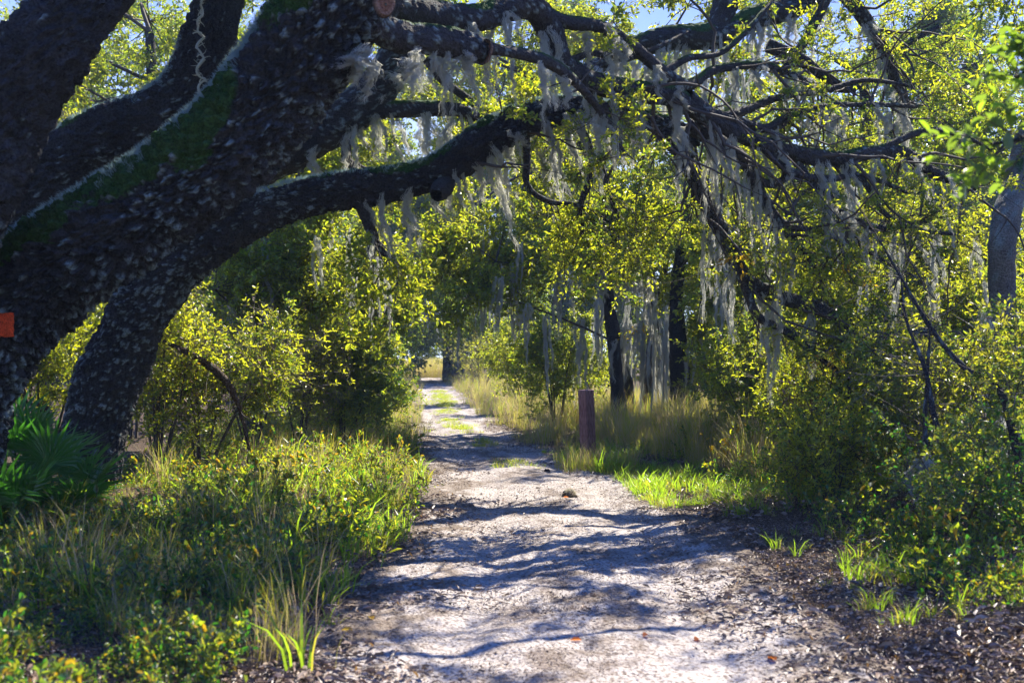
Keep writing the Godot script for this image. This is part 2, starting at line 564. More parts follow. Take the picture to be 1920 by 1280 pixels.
func limb(t: Node3D, q: Array, moss := 0.5, leaves := 0, kind: Array = [], reach := 0.7, from := 0.3, sag := 0.0) -> Array:
	var l := limb_line(q)
	var mb := MB.new()
	var big: float = l[1].max()
	tube(mb, l[0], l[1], clampi(int(big * 260.0), 8, 40), clampf(big * 0.16, 0.02, 0.06), big * 0.1, moss, 0.16)
	var o := part("limb", commit(mb, M.bark, t.position), t)
	if leaves:
		var line: PackedVector3Array = smooth_line(l[0], l[1], 0.1)[0]
		var wood := MB.new()
		var places := []
		for k in kind:
			places.append([])
		for k in leaves:
			var at := clampi(int(rr(from, 1.0) * line.size()), 1, line.size() - 1)
			var a := line[at]
			var dir := (line[at] - line[at - 1]).normalized()
			var out := (rand_dir() + dir * 0.7 + Vector3(0, 0.25 - sag, 0)).normalized()
			var len := reach * rr(0.4, 1.2)
			var c := a + out * len + Vector3(0, -sag * 0.3 * len, 0)
			var b := a.lerp(c, 0.5) + rand_dir() * len * 0.2
			twig(wood, a, b, c, 0.009, 0.003, 4, 4)
			for s in 4:
				var u := rr(0.35, 1.0)
				places[rng.randi() % kind.size()].append(spray_at(a.lerp(b, u).lerp(b.lerp(c, u), u), out, 0.7, 1.1))
		part("twigs", commit(wood, M.twig, t.position), o, true)
		for k in kind.size():
			if places[k].size():
				many("foliage", kind[k], places[k], o, t.position)
	return l[0]

# thin crooked side branches along a limb, with a few leaves
func side_limbs(t: Node3D, q: Array, count: int, reach: float, kind: Array, leaves := 3, sag := 0.35) -> void:
	var l := limb_line(q)
	var line := smooth_line(l[0], l[1], 0.08)
	var op: PackedVector3Array = line[0]
	var orad: PackedFloat32Array = line[1]
	var wood := MB.new()
	var places := []
	for k in count:
		var i := clampi(int(rr(0.12, 1.0) * op.size()), 1, op.size() - 1)
		var p := op[i]
		var dir := ((op[i] - op[i - 1]).normalized() * 0.8 + rand_dir() * Vector3(1, 1, 0.7) + Vector3(0.2, -sag, 0)).normalized()
		var r := minf(orad[i] * 0.6, 0.022)
		var steps := rng.randi_range(4, 7)
		var each := reach * rr(0.6, 1.3) / steps
		for j in steps:
			var next := p + dir * each
			dir = (dir + rand_dir() * 0.55 + Vector3(0, rr(-0.25, 0.15), 0)).normalized()
			var r2 := maxf(r * 0.8, 0.003)
			twig(wood, p, p.lerp(next, 0.5) + rand_dir() * each * 0.12, next, r, r2, 3, 5)
			if j > 0:
				var fork := next + (dir + rand_dir() * 1.2).normalized() * each * rr(0.8, 2.2)
				twig(wood, next, next.lerp(fork, 0.5) + rand_dir() * each * 0.2, fork, r2 * 0.7, 0.002, 4, 3)
				for m in leaves:
					places.append(spray_at(next.lerp(fork, rr(0.4, 1.0)), fork - next, 0.5, 0.95))
			p = next
			r = r2
	part("branchlets", commit(wood, M.twig, t.position), t, true)
	if places.size():
		many("foliage", kind[0], places, t, t.position)

func fuzz_on(t: Node3D, q: Array, count: int, angle := 0.55, lo := 0.5, hi := 1.3) -> void:
	var l := limb_line(q)
	var line := smooth_line(l[0], l[1], 0.05)
	var op: PackedVector3Array = line[0]
	var orad: PackedFloat32Array = line[1]
	var where := []
	for k in count:
		var i := rng.randi_range(1, op.size() - 1)
		var dir := (op[i] - op[i - 1]).normalized()
		var up := (Vector3.UP - dir * dir.y).normalized()
		var o := up.rotated(dir, rng.randfn(0.0, angle))
		var x := o.cross(dir).normalized()
		where.append(Transform3D(Basis(x, o, x.cross(o)).rotated(o, rr(0, TAU)) * rr(lo, hi), op[i] + o * orad[i] * 0.97))
	many("moss", S.fuzz, where, t, t.position)

const ORD := ["first", "second", "third", "fourth", "fifth", "sixth", "seventh", "eighth", "ninth", "tenth", "eleventh", "twelfth", "thirteenth", "fourteenth", "fifteenth", "sixteenth"]

# hanging moss spaced along a limb; every clump is a plant of its own
func moss_along(q: Array, count: int, from: float, to: float, lo: float, hi: float, limb_name: String, slant := 0.0, wide := 1.0) -> void:
	var l := limb_line(q)
	var line := smooth_line(l[0], l[1], 0.04)
	var op: PackedVector3Array = line[0]
	var orad: PackedFloat32Array = line[1]
	for k in count:
		var u := lerpf(from, to, (k + rr(0.15, 0.85)) / count)
		var i := clampi(int(u * op.size()), 0, op.size() - 1)
		var at := op[i] + Vector3(0, -orad[i] * 0.6, orad[i] * 0.6)
		var o := thing("spanish_moss", "%s clump of grey moss along %s" % [ORD[k], limb_name], "hanging moss", at, "moss hanging from " + limb_name)
		var s := rr(lo, hi)
		var body := part("strands", S.moss[rng.randi() % S.moss.size()], o)
		body.transform = Transform3D(Basis(Vector3.UP, rr(0, TAU)).rotated(Vector3.BACK, slant * rr(0.6, 1.3)) * Basis.from_scale(Vector3(wide * rr(0.7, 1.2), s, wide * rr(0.7, 1.2))), Vector3.ZERO)

func moss_curtain(t: Node3D, spots: Array) -> void:
	for s in spots:
		var body := part("hanging_moss", S.moss[rng.randi() % S.moss.size()], t)
		body.transform = Transform3D(Basis(Vector3.UP, rr(0, TAU)) * Basis.from_scale(Vector3(s[4], s[3], s[4])), P(s[0], s[1], s[2]) - t.position)

func leaf_shape(material: Material) -> ArrayMesh:
	var mb := MB.new()
	add_leaf(mb, Vector3.ZERO, Vector3.UP, Vector3.BACK, 1.0, 0.5)
	return commit(mb, material)

# single leaves along a twig, each a part of its plant
func leafy_twig(t: Node3D, wood: MB, a: Vector3, b: Vector3, c: Vector3, count: int, size: float, shapes: Array) -> void:
	twig(wood, a, b, c, 0.004, 0.0015, 4)
	for k in count:
		var u := lerpf(0.25, 1.0, (k + rng.randf()) / count)
		var p := a.lerp(b, u).lerp(b.lerp(c, u), u)
		var y := ((c - a).normalized() * 0.6 + rand_dir()).normalized()
		var x := y.cross(Vector3.UP + rand_dir() * 0.5).normalized()
		var o := part("leaf", shapes[rng.randi() % shapes.size()], t)
		o.transform = Transform3D(Basis(x, y, x.cross(y)) * size * rr(0.75, 1.2), p - t.position)

# ------------------------------------------------------------------ shrubs and small plants

func shrub(called: String, label: String, px: float, d: float, tall: float, wide: float, sprays: int, kind: Array, group: String, lo := 0.7, hi := 1.1, stems := 7, category := "shrub") -> Node3D:
	var g := ground_at(px, d)
	var t := thing(called, label, category, g, group)
	var wood := MB.new()
	var places := []
	for k in kind:
		places.append([])
	for k in stems:
		var a := rr(0, TAU)
		var o := Vector3(cos(a), 0, sin(a))
		var tip := o * wide * 0.5 * rr(0.2, 1.0) + Vector3(0, tall * rr(0.6, 1.0), 0)
		var mid := tip * 0.5 + Vector3(rr(-0.15, 0.15), tall * 0.12, rr(-0.15, 0.15))
		twig(wood, o * 0.06 - Vector3(0, 0.05, 0), mid, tip, 0.006 + tall * 0.006, 0.003, 6, 4)
		for s in sprays / stems:
			var u := sqrt(rr(0.03, 1.0))
			var q := (mid * u).lerp(mid.lerp(tip, u), u) + rand_dir() * wide * 0.22
			q.y = maxf(q.y, 0.05)
			places[rng.randi() % kind.size()].append(spray_at(q, o * 0.5 + Vector3(0, 0.5, 0), lo, hi))
			if s % 4 == 0:
				var c := (mid * u).lerp(mid.lerp(tip, u), u)
				twig(wood, c, c.lerp(q, 0.5) + rand_dir() * 0.05, q, 0.004, 0.002, 3)
	part("stems", commit(wood, M.twig), t, true)
	for k in kind.size():
		if places[k].size():
			many("foliage", kind[k], places[k], t)
	return t

func fan_frond(seed_turn: float, rise: float, stalk: float, blade: float) -> ArrayMesh:
	var mb := MB.new()
	var stem := MB.new()
	var d := Vector3(cos(seed_turn) * cos(rise), sin(rise), sin(seed_turn) * cos(rise))
	var hub := d * stalk
	twig(stem, Vector3.ZERO, d * stalk * 0.5 + Vector3(0, 0.04, 0), hub, 0.011, 0.007, 4, 4)
	var s := d.cross(Vector3.UP).normalized()
	var nn := s.cross(d).normalized()
	var count := 20
	for k in count:
		var a := lerpf(-1.75, 1.75, float(k) / (count - 1))
		var dir := (d * cos(a) + s * sin(a) + nn * 0.25 * absf(sin(a))).normalized()
		var l := blade * (0.72 + 0.28 * cos(a)) * rr(0.9, 1.08)
		var across := dir.cross(nn).normalized() * 0.017
		var f := mb.v.size()
		var mid := hub + dir * l * 0.5
		var tip := hub + dir * l + Vector3(0, -0.16 * l * rr(0.4, 1.4), 0)
		mb.v.append_array(PackedVector3Array([hub, mid - across + nn * 0.006, mid - nn * 0.004, mid + across + nn * 0.006, tip]))
		mb.i.append_array(PackedInt32Array([f, f + 1, f + 2, f, f + 2, f + 3, f + 1, f + 4, f + 2, f + 2, f + 4, f + 3]))
	var mesh := commit(mb, M.frond)
	return commit(stem, M.frond, Vector3.ZERO, mesh)

func palmetto(label: String, at: Vector3, fronds: int, size: float) -> void:
	var t := thing("saw_palmetto", label, "palm plant", at, "saw palmettos beside the trail")
	for k in fronds:
		part("frond", fan_frond(TAU * k / fronds + rr(-0.3, 0.3), rr(0.5, 1.35), size * rr(0.5, 0.8), size * rr(0.55, 0.75)), t)

func scatter(count: int, near: float, far: float, side_lo: float, side_hi: float, left: bool, keep: Callable, grow := Vector2(0.7, 1.3), tilt := 0.12) -> Array:
	var where := []
	for k in count:
		var d := near * pow(far / near, rng.randf())
		var p := trail(d)
		var x := p.x + (-1.0 if left else 1.0) * (p.y + rr(side_lo, side_hi))
		if not keep.call(x, d):
			continue
		var b := Basis(Vector3.UP, rr(0, TAU)).rotated(Vector3.RIGHT, rr(-tilt, tilt)).rotated(Vector3.BACK, rr(-tilt, tilt)) * rr(grow.x, grow.y) * clampf(0.8 + 1.3 * n1.get_noise_2d(x * 7.0 - 50.0, d * 7.0), 0.4, 1.3)
		where.append(Transform3D(b, Vector3(x, height(x, -d) + relief(x, -d) * smoothstep(30.0, 18.0, d), -d)))
	return where

func deal(called: String, label: String, category: String, meshes: Array, where: Array) -> void:
	var o := Node3D.new()
	o.name = numbered(called)
	add_child(o)
	o.set_meta("label", label)
	o.set_meta("category", category)
	o.set_meta("kind", "stuff")
	for k in meshes.size():
		var own := []
		for j in range(k, where.size(), meshes.size()):
			own.append(where[j])
		if own.size():
			many("patch", meshes[k], own, o)

# ------------------------------------------------------------------ the scene

func _ready() -> void:
	rng.seed = 4711
	n1.seed = 1
	n1.frequency = 0.1
	n1.fractal_octaves = 3
	n2.seed = 2
	n2.frequency = 0.1
	n2.fractal_octaves = 2
	cell.seed = 5
	cell.noise_type = FastNoiseLite.TYPE_CELLULAR
	cell.cellular_return_type = FastNoiseLite.RETURN_DISTANCE2_SUB
	cell.frequency = 0.17
	cell.fractal_type = FastNoiseLite.FRACTAL_NONE

	var cam := Camera3D.new()
	cam.name = "camera"
	cam.position = Vector3(0, EYE, 0)
	cam.rotation.x = atan((HOR - 640.0) / F)
	cam.near = 0.05
	cam.far = 900.0
	var lens := CameraAttributesPhysical.new()
	lens.frustum_focal_length = 12.0 * F / 640.0
	lens.frustum_focus_distance = 19.0
	lens.exposure_aperture = 3.0
	lens.frustum_near = 0.05
	lens.frustum_far = 900.0
	cam.fov = rad_to_deg(2.0 * atan(640.0 / F))
	cam.attributes = lens
	add_child(cam)
	cam.current = true
	view = cam.transform

	var env := Environment.new()
	env.background_mode = Environment.BG_SKY
	var sky := Sky.new()
	var air := ProceduralSkyMaterial.new()
	air.sky_top_color = lin(0.035, 0.19, 0.95)
	air.sky_horizon_color = Color(1.2, 1.3, 1.42)
	air.sky_curve = 0.13
	air.ground_bottom_color = lin(0.1, 0.1, 0.08)
	air.ground_horizon_color = lin(0.3, 0.34, 0.36)
	air.sky_energy_multiplier = 0.66
	air.sun_angle_max = 12.0
	sky.sky_material = air
	env.sky = sky
	env.tonemap_mode = Environment.TONE_MAPPER_LINEAR
	env.tonemap_exposure = 3.25
	env.fog_enabled = true
	env.fog_density = 0.0005
	env.fog_light_color = Color(0.75, 0.86, 1.0)
	env.sdfgi_enabled = true
	env.ssao_enabled = true
	env.ssil_enabled = true
	var we := WorldEnvironment.new()
	we.name = "environment"
	we.environment = env
	add_child(we)

	var sun := DirectionalLight3D.new()
	sun.name = "sun"
	sun.light_energy = 1.6
	sun.light_color = Color(1.0, 0.965, 0.9)
	sun.light_angular_distance = 0.4
	sun.shadow_enabled = true
	add_child(sun)
	var az := deg_to_rad(32.0)
	var el := deg_to_rad(46.0)
	var to_sun := Vector3(sin(az) * cos(el), sin(el), -cos(az) * cos(el))
	sun.look_at_from_position(to_sun * 50.0, Vector3.ZERO)

	make_materials()
	make_shared()
	build_ground()
	build_oaks()
	build_back_trees()
	build_shrubs()
	build_cover()
	build_details()

func build_ground() -> void:
	var rows := []
	var d := -7.0
	while d < 138.0:
		rows.append(d)
		d += 0.4 if d < 3.5 else 0.07 if d < 12.0 else 0.07 * pow(d / 12.0, 1.9)
	rows.append(140.0)
	var offs := []
	var inner := []
	for k in range(-42, 43):
		inner.append(k / 42.0 * 1.15)
	for u in [-300.0, -120.0, -60.0, -30.0, -18.0, -12.0, -8.0, -6.0, -4.6, -3.6, -2.9, -2.4, -2.0, -1.7, -1.5, -1.3]:
		offs.append(u)
	offs.append_array(inner)
	for u in [1.3, 1.5, 1.7, 2.0, 2.4, 2.9, 3.6, 4.6, 6.0, 8.0, 12.0, 18.0, 30.0, 60.0, 120.0, 300.0]:
		offs.append(u)
	var far := rows.duplicate()
	far.append_array([180.0, 260.0, 500.0])
	far.push_front(-60.0)
	structure("ground", commit(strip(offs, far, 0.0, false, soil_tint), M.soil))
	structure("sand_path", commit(strip(inner, rows, 0.006, true, sand_tint), M.sand))

const TRUNK_A := [[-190, 1075, 9.6, 290], [-140, 930, 9.5, 235], [-102, 810, 9.4, 208], [-62, 700, 9.35, 200], [7, 588, 9.3, 195], [100, 502, 9.2, 190], [205, 436, 9.1, 188], [320, 362, 9.1, 185], [425, 278, 9.1, 186], [510, 180, 9.1, 190], [585, 80, 9.1, 195], [645, -20, 9.1, 198], [690, -110, 9.2, 190], [720, -220, 9.4, 170], [730, -380, 9.8, 120]]
const TRUNK_B := [[150, 985, 12.2, 135], [165, 900, 12.2, 118], [185, 790, 12.2, 118], [210, 690, 12.1, 118], [262, 580, 12.0, 116], [338, 492, 11.9, 100], [436, 424, 11.8, 84], [530, 382, 11.8, 74], [640, 358, 11.8, 68], [740, 346, 11.9, 64], [830, 318, 12.0, 66], [900, 270, 12.1, 68], [980, 226, 12.2, 62], [1060, 206, 12.4, 53], [1150, 214, 12.6, 43], [1240, 234, 12.8, 35], [1310, 262, 13.0, 28]]
const TRUNK_C := [[-320, 1010, 11.6, 230], [-250, 760, 11.4, 190], [-150, 560, 11.2, 160], [-40, 440, 11.1, 135], [70, 350, 11.0, 122], [170, 272, 11.0, 118], [280, 228, 11.0, 112], [350, 175, 11.0, 108], [385, 90, 11.0, 96], [408, 0, 11.1, 92], [425, -120, 11.4, 80], [470, -260, 11.8, 50]]
const TRUNK_D := [[-420, 1130, 8.8, 330], [-300, 800, 8.6, 250], [-170, 540, 8.5, 215], [-60, 330, 8.5, 190], [20, 190, 8.5, 165], [80, 95, 8.5, 155], [140, 20, 8.6, 140], [200, -60, 8.7, 125], [280, -200, 9.0, 90]]
const LIMB_G := [[690, 40, 9.1, 70], [745, 68, 9.3, 62], [820, 78, 9.5, 56], [870, 86, 9.6, 52], [905, 96, 9.7, 48]]
const LIMB_G2 := [[880, 84, 9.7, 28], [960, 98, 10.0, 22], [1020, 114, 10.3, 20], [1075, 150, 10.6, 18], [1130, 215, 11.0, 14], [1170, 290, 11.4, 10]]
const LIMB_H := [[690, 0, 9.1, 70], [760, 18, 9.6, 56], [840, 32, 10.0, 52], [900, 34, 10.3, 50], [955, 12, 10.6, 48], [1000, 14, 10.8, 46], [1032, 60, 11.0, 50], [1052, 118, 11.1, 46], [1100, 150, 11.3, 42], [1180, 172, 11.6, 38], [1250, 178, 11.9, 36], [1310, 208, 12.1, 36], [1370, 244, 12.3, 34], [1430, 270, 12.5, 32], [1500, 290, 12.7, 29], [1570, 298, 12.9, 27], [1640, 286, 13.1, 24], [1700, 290, 13.3, 23], [1755, 326, 13.5, 20], [1830, 350, 13.8, 14]]
const LIMB_I := [[1010, 20, 10.9, 26], [1060, 42, 11.0, 24], [1120, 50, 11.2, 22], [1180, 82, 11.5, 22], [1240, 132, 11.8, 22], [1290, 160, 12.0, 20], [1340, 132, 12.3, 18], [1420, 122, 12.6, 15], [1480, 138, 12.9, 12], [1560, 172, 13.3, 8]]
const LIMB_E := [[60, 580, 14.3, 104], [200, 470, 14.2, 98], [330, 385, 14.1, 92], [450, 325, 14.0, 88], [545, 285, 14.0, 84], [620, 240, 14.0, 82], [690, 185, 14.0, 78], [735, 120, 14.1, 70], [770, 40, 14.3, 64], [800, -60, 14.6, 56]]
const LIMB_F := [[660, 215, 14.0, 38], [720, 206, 14.0, 32], [800, 205, 14.1, 28], [860, 206, 14.3, 26], [915, 225, 14.5, 20], [990, 250, 14.8, 14], [1060, 300, 15.2, 8]]
const LIMB_J := [[2350, 860, 18.0, 80], [2250, 400, 18.0, 66], [2050, 40, 18.0, 54], [1800, -60, 18.0, 50], [1600, -40, 18.0, 48], [1490, 12, 18.0, 46], [1420, 32, 18.0, 46], [1350, 66, 18.0, 48], [1260, 72, 18.1, 44], [1190, 90, 18.2, 40], [1110, 130, 18.4, 28], [1060, 150, 18.6, 16]]
const LIMB_J2 := [[1352, 64, 18.0, 48], [1358, 20, 18.0, 46], [1375, -40, 18.0, 42], [1360, -140, 18.2, 30]]
const LIMB_K := [[1290, 180, 12.0, 26], [1340, 215, 12.2, 24], [1395, 232, 12.4, 22], [1440, 240, 12.6, 18], [1480, 218, 12.9, 14], [1540, 200, 13.2, 12], [1640, 196, 13.6, 10], [1720, 200, 14.0, 7]]
const LIMB_L := [[1230, 232, 12.8, 34], [1285, 300, 12.8, 30], [1325, 380, 12.8, 30], [1362, 450, 12.9, 30], [1398, 520, 13.0, 28], [1450, 552, 13.1, 26], [1530, 575, 13.2, 24], [1580, 602, 13.3, 22], [1620, 626, 13.4, 20], [1680, 630, 13.6, 17], [1735, 622, 13.8, 14]]
const LIMB_M := [[1290, 235, 12.6, 30], [1350, 265, 12.6, 28], [1395, 300, 12.6, 26], [1420, 350, 12.7, 24], [1445, 395, 12.8, 20], [1480, 440, 12.9, 16], [1530, 500, 13.1, 10]]
const LIMB_N := [[1490, 298, 12.7, 16], [1530, 350, 12.8, 14], [1580, 398, 12.9, 13], [1640, 426, 13.1, 12], [1700, 422, 13.3, 10], [1745, 412, 13.5, 7]]
const LIMB_O := [[985, 240, 12.2, 16], [988, 300, 12.2, 14], [990, 350, 12.2, 12], [1030, 378, 12.3, 11], [1085, 385, 12.4, 9], [1150, 420, 12.6, 5]]
const LIMB_Q := [[1085, 235, 12.4, 20], [1110, 290, 12.5, 16], [1105, 340, 12.5, 14], [1088, 390, 12.5, 11], [1095, 460, 12.6, 6]]
const LIMB_R := [[1125, 300, 12.5, 12], [1145, 370, 12.6, 10], [1170, 415, 12.7, 8], [1230, 440, 12.8, 5]]
const LIMB_S := [[1395, 520, 13.0, 20], [1420, 590, 13.0, 16], [1480, 625, 13.1, 14], [1550, 680, 13.2, 10], [1580, 700, 13.3, 6]]
const LIMB_T := [[655, 250, 14.0, 24], [650, 300, 14.0, 20], [690, 320, 14.0, 12], [712, 340, 14.0, 7]]
const LIMB_U := [[800, 110, 14.1, 18], [830, 150, 14.2, 18], [870, 180, 14.4, 16], [920, 215, 14.6, 12], [1010, 240, 15.0, 7]]
const LIMB_V := [[1470, 130, 13.0, 16], [1500, 90, 13.2, 18], [1530, 40, 13.4, 17], [1560, -20, 13.6, 15]]
const LIMB_W := [[1440, 85, 16.0, 26], [1500, 110, 16.0, 24], [1540, 140, 16.1, 20], [1600, 165, 16.3, 16], [1690, 90, 16.6, 12], [1760, 50, 17.0, 8]]
const LIMB_X := [[1560, -40, 15.0, 34], [1610, 20, 15.0, 28], [1650, 80, 15.1, 22], [1680, 150, 15.2, 18], [1700, 200, 15.3, 12], [1660, 260, 15.4, 8]]

func stem(t: Node3D, called: String, q: Array, segs: int, step: float, bark: float, moss: float, lichen_highlight: float) -> void:
	var l := limb_line(q)
	var mb := MB.new()
	tube(mb, l[0], l[1], segs, step, bark, moss, lichen_highlight, Color(0.062, 0.064, 0.07))
	part(called, commit(mb, M.bark, t.position), t)

func build_oaks() -> void:
	# the great leaning trunk in front, with its limbs over the trail
	var t := thing("live_oak", "massive leaning oak with green moss on its flank and an orange painted blaze", "tree", P(-190, 1075, 9.6))
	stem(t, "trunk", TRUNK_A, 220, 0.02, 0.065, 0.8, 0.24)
	fuzz_on(t, TRUNK_A.slice(2, 11), 1500, 0.3)
	blaze(t)
	limb(t, LIMB_G, 0.55)
	cut_face(t, P(912, 98, 9.62), P(905, 96, 9.7) - P(870, 86, 9.6), 0.1)
	cut_face(t, P(722, 8, 8.62), Vector3(0.5, -0.15, 0.9), 0.085)
	limb(t, LIMB_G2, 0.4, 12, S.fine, 0.6, 0.5)
	limb(t, LIMB_H, 0.55, 8, S.fine, 0.8, 0.5)
	limb(t, LIMB_I, 0.5, 6, S.fine, 0.8, 0.4)
	limb(t, LIMB_K, 0.45, 5, S.fine, 0.7, 0.4)
	limb(t, LIMB_M, 0.35, 16, S.fine, 0.6, 0.5, 0.6)
	limb(t, LIMB_N, 0.3, 9, S.fine, 0.6, 0.4, 0.4)
	limb(t, LIMB_V, 0.3, 8, S.fine, 0.8, 0.3)
	for q in [[[1330, 225, 12.3, 18], [1400, 205, 12.6, 16], [1470, 180, 12.9, 14], [1540, 172, 13.2, 12], [1620, 150, 13.6, 10], [1700, 160, 14, 7]], [[1420, 265, 12.5, 18], [1480, 320, 12.6, 15], [1550, 335, 12.8, 13], [1620, 330, 13, 11], [1700, 360, 13.3, 8]], [[1380, 290, 12.6, 18], [1440, 345, 12.7, 16], [1500, 325, 12.8, 14], [1560, 370, 13, 12], [1600, 440, 13.1, 10], [1640, 480, 13.3, 8], [1720, 520, 13.6, 5]], [[1470, 430, 12.9, 14], [1530, 430, 13, 12], [1590, 455, 13.1, 10], [1650, 450, 13.3, 7]], [[1240, 140, 11.8, 14], [1290, 110, 12, 12], [1350, 100, 12.3, 11], [1400, 60, 12.6, 9], [1450, 0, 13, 7]], [[1560, 298, 12.9, 16], [1620, 340, 13, 13], [1660, 400, 13.1, 11], [1720, 430, 13.2, 8], [1800, 440, 13.5, 5]], [[1640, 286, 13.1, 14], [1720, 250, 13.3, 12], [1790, 250, 13.5, 10], [1860, 280, 13.8, 6]], [[1055, 120, 11.1, 16], [1110, 100, 11.4, 13], [1170, 110, 11.7, 11], [1230, 90, 12, 9], [1290, 60, 12.4, 6]]]:
		limb(t, q, 0.3)
	side_limbs(t, LIMB_H.slice(7), 22, 1.7, S.fine, 0)
	side_limbs(t, LIMB_I.slice(2), 10, 1.5, S.fine, 0)
	side_limbs(t, LIMB_K.slice(1), 9, 1.3, S.fine, 0)
	side_limbs(t, LIMB_N, 9, 1.2, S.fine.slice(1), 1)
	side_limbs(t, LIMB_M, 8, 1.2, S.fine.slice(1), 1)
	# the higher crown that shades the trail, above the picture
	crown(t, [P(730, -380, 9.8), P(690, -110, 9.2)], [[760, -420, 11.0, 1.6, 110], [1150, -330, 12.0, 1.5, 100], [1500, -330, 13.0, 1.5, 60], [500, -420, 10.0, 1.6, 110], [950, -700, 13.0, 1.8, 110], [1900, -300, 14.0, 1.5, 45], [820, -150, 14.0, 1.1, 60], [1010, -220, 14.0, 1.2, 140], [1180, -240, 13.5, 1.2, 120], [1900, -90, 12.7, 1.2, 50]], S.mixed)

	# the second oak, whose trunk bows over the trail
	t = thing("live_oak", "dark bowed oak bending from the left bank into a long limb across the trail", "tree", P(150, 985, 12.2))
	stem(t, "trunk", TRUNK_B, 130, 0.02, 0.034, 0.5, 0.26)
	fuzz_on(t, TRUNK_B.slice(6, 15), 700, 0.3, 0.35, 0.8)
	limb(t, LIMB_L, 0.4, 18, S.fine, 0.6, 0.5, 0.5)
	limb(t, LIMB_O, 0.2, 10, S.fine, 0.6, 0.4, 0.6)
	limb(t, LIMB_Q, 0.2, 10, S.fine, 0.6, 0.4, 0.6)
	limb(t, LIMB_R, 0.2, 10, S.fine, 0.6, 0.4, 0.6)
	limb(t, LIMB_S, 0.2, 16, S.fine, 0.6, 0.4, 0.5)
	side_limbs(t, LIMB_L, 16, 1.3, S.fine.slice(1), 1)
	side_limbs(t, TRUNK_B.slice(9), 12, 1.3, S.fine.slice(1), 0, 0.9)
	limb(t, [[832, 345, 12.0, 46], [824, 358, 11.7, 38], [818, 366, 11.6, 24]], 0.2)
	limb(t, [[680, 385, 11.8, 30], [695, 430, 11.8, 20], [715, 470, 11.9, 14], [760, 500, 12.0, 8]], 0.2, 8, S.bright, 0.5, 0.4, 0.5)

	t = thing("live_oak", "dark curved oak stem behind the great leaning trunk, ending above the moss rope", "tree", P(-320, 1010, 11.6))
	stem(t, "trunk", TRUNK_C, 120, 0.024, 0.036, 0.25, 0.16)
	fuzz_on(t, TRUNK_C.slice(3, 9), 700, 0.35, 0.35, 0.8)
	crown(t, [P(470, -260, 11.8)], [[420, -330, 12.0, 1.5, 100], [700, -380, 12.5, 1.5, 90]], S.mixed)

	t = thing("live_oak", "near black oak stem rising across the upper corner beside the curved stem", "tree", P(-420, 1130, 8.8))
	stem(t, "trunk", TRUNK_D, 150, 0.024, 0.042, 0.2, 0.14)
	limb(t, [[60, 130, 8.5, 90], [130, 85, 8.6, 62], [185, 45, 8.7, 52], [235, -10, 8.8, 44], [290, -90, 9.0, 30]], 0.3)
	crown(t, [P(280, -200, 9.0)], [[250, -330, 9.5, 1.3, 80], [-50, -260, 9.2, 1.3, 80]], S.mixed)

	t = thing("live_oak", "grey moss-draped oak stem partly hidden behind the great leaning trunk", "tree", ground_at(-150, 14.5))
	stem(t, "trunk", [[-150, 915, 14.5, 130], [-60, 730, 14.4, 112]] + LIMB_E, 60, 0.03, 0.022, 0.35, 0.3)
	limb(t, LIMB_F, 0.6, 26, S.fine, 0.7, 0.4, 0.3)
	limb(t, LIMB_T, 0.2, 10, S.fine, 0.6, 0.4, 0.5)
	limb(t, LIMB_U, 0.2, 18, S.fine, 0.7, 0.3)
	crown(t, [P(800, -60, 14.6)], [[850, -90, 15, 1.1, 24], [980, -110, 15, 1.2, 40]], S.mixed)

	t = thing("live_oak", "mossy oak reaching a shaggy limb in from the upper edge over the trail", "tree", ground_at(2350, 18.0))
	stem(t, "trunk", LIMB_J, 44, 0.04, 0.02, 0.55, 0.3)
	limb(t, LIMB_J2, 0.6)
	limb(t, LIMB_W, 0.4, 9, S.fine, 0.9, 0.2)
	limb(t, LIMB_X, 0.3, 9, S.fine, 0.9, 0.2)
	side_limbs(t, LIMB_X, 10, 1.8, S.fine, 1)
	side_limbs(t, LIMB_W, 10, 1.8, S.fine, 1)

	# the moss that hangs from all these limbs
	moss_along(LIMB_G, 3, 0.3, 0.95, 0.25, 0.5, "the sawn-off limb at the top")
	moss_along(LIMB_H, 16, 0.08, 0.95, 0.3, 1.0, "the longest twisting limb at the top", 0.1)
	moss_along(LIMB_I, 9, 0.1, 0.95, 0.25, 0.55, "the thin forked limb at the top")
	moss_along(LIMB_G2, 3, 0.2, 0.9, 0.3, 0.5, "the shoot past the sawn-off limb", 0.25)
	moss_along(TRUNK_B.slice(8), 16, 0.02, 0.97, 0.3, 1.1, "the bowed limb across the trail", 0.3)
	moss_along(LIMB_E.slice(4), 7, 0.05, 0.95, 0.35, 0.8, "the grey draped stem", 0.15, 1.3)
	moss_along(LIMB_F, 9, 0.05, 0.9, 0.5, 1.2, "the level limb behind the bowed one", 0.2, 1.2)
	moss_along(LIMB_J.slice(4), 14, 0.1, 0.98, 0.5, 1.5, "the shaggy limb at the upper edge", 0.0, 1.2)
	moss_along(LIMB_L, 10, 0.03, 0.97, 0.4, 1.5, "the low limb dipping over the thicket", 0.0, 0.75)
	moss_along(LIMB_M, 5, 0.1, 0.9, 0.4, 1.2, "the drooping fork above the thicket", 0.0, 0.75)
	moss_along(LIMB_K, 7, 0.2, 0.95, 0.3, 0.7, "the thin limb under the forked limb")
	moss_along(LIMB_N, 6, 0.2, 0.95, 0.3, 0.7, "the small limb curling over the thicket")
	moss_along(LIMB_X, 5, 0.1, 0.9, 0.3, 0.7, "the dark limb coming down from the upper edge")
	moss_along([[690, 70, 8.9, 60], [740, 110, 9.0, 40]], 2, 0.0, 0.9, 0.25, 0.45, "the fork beside the sawn stub", 0.1, 1.4)

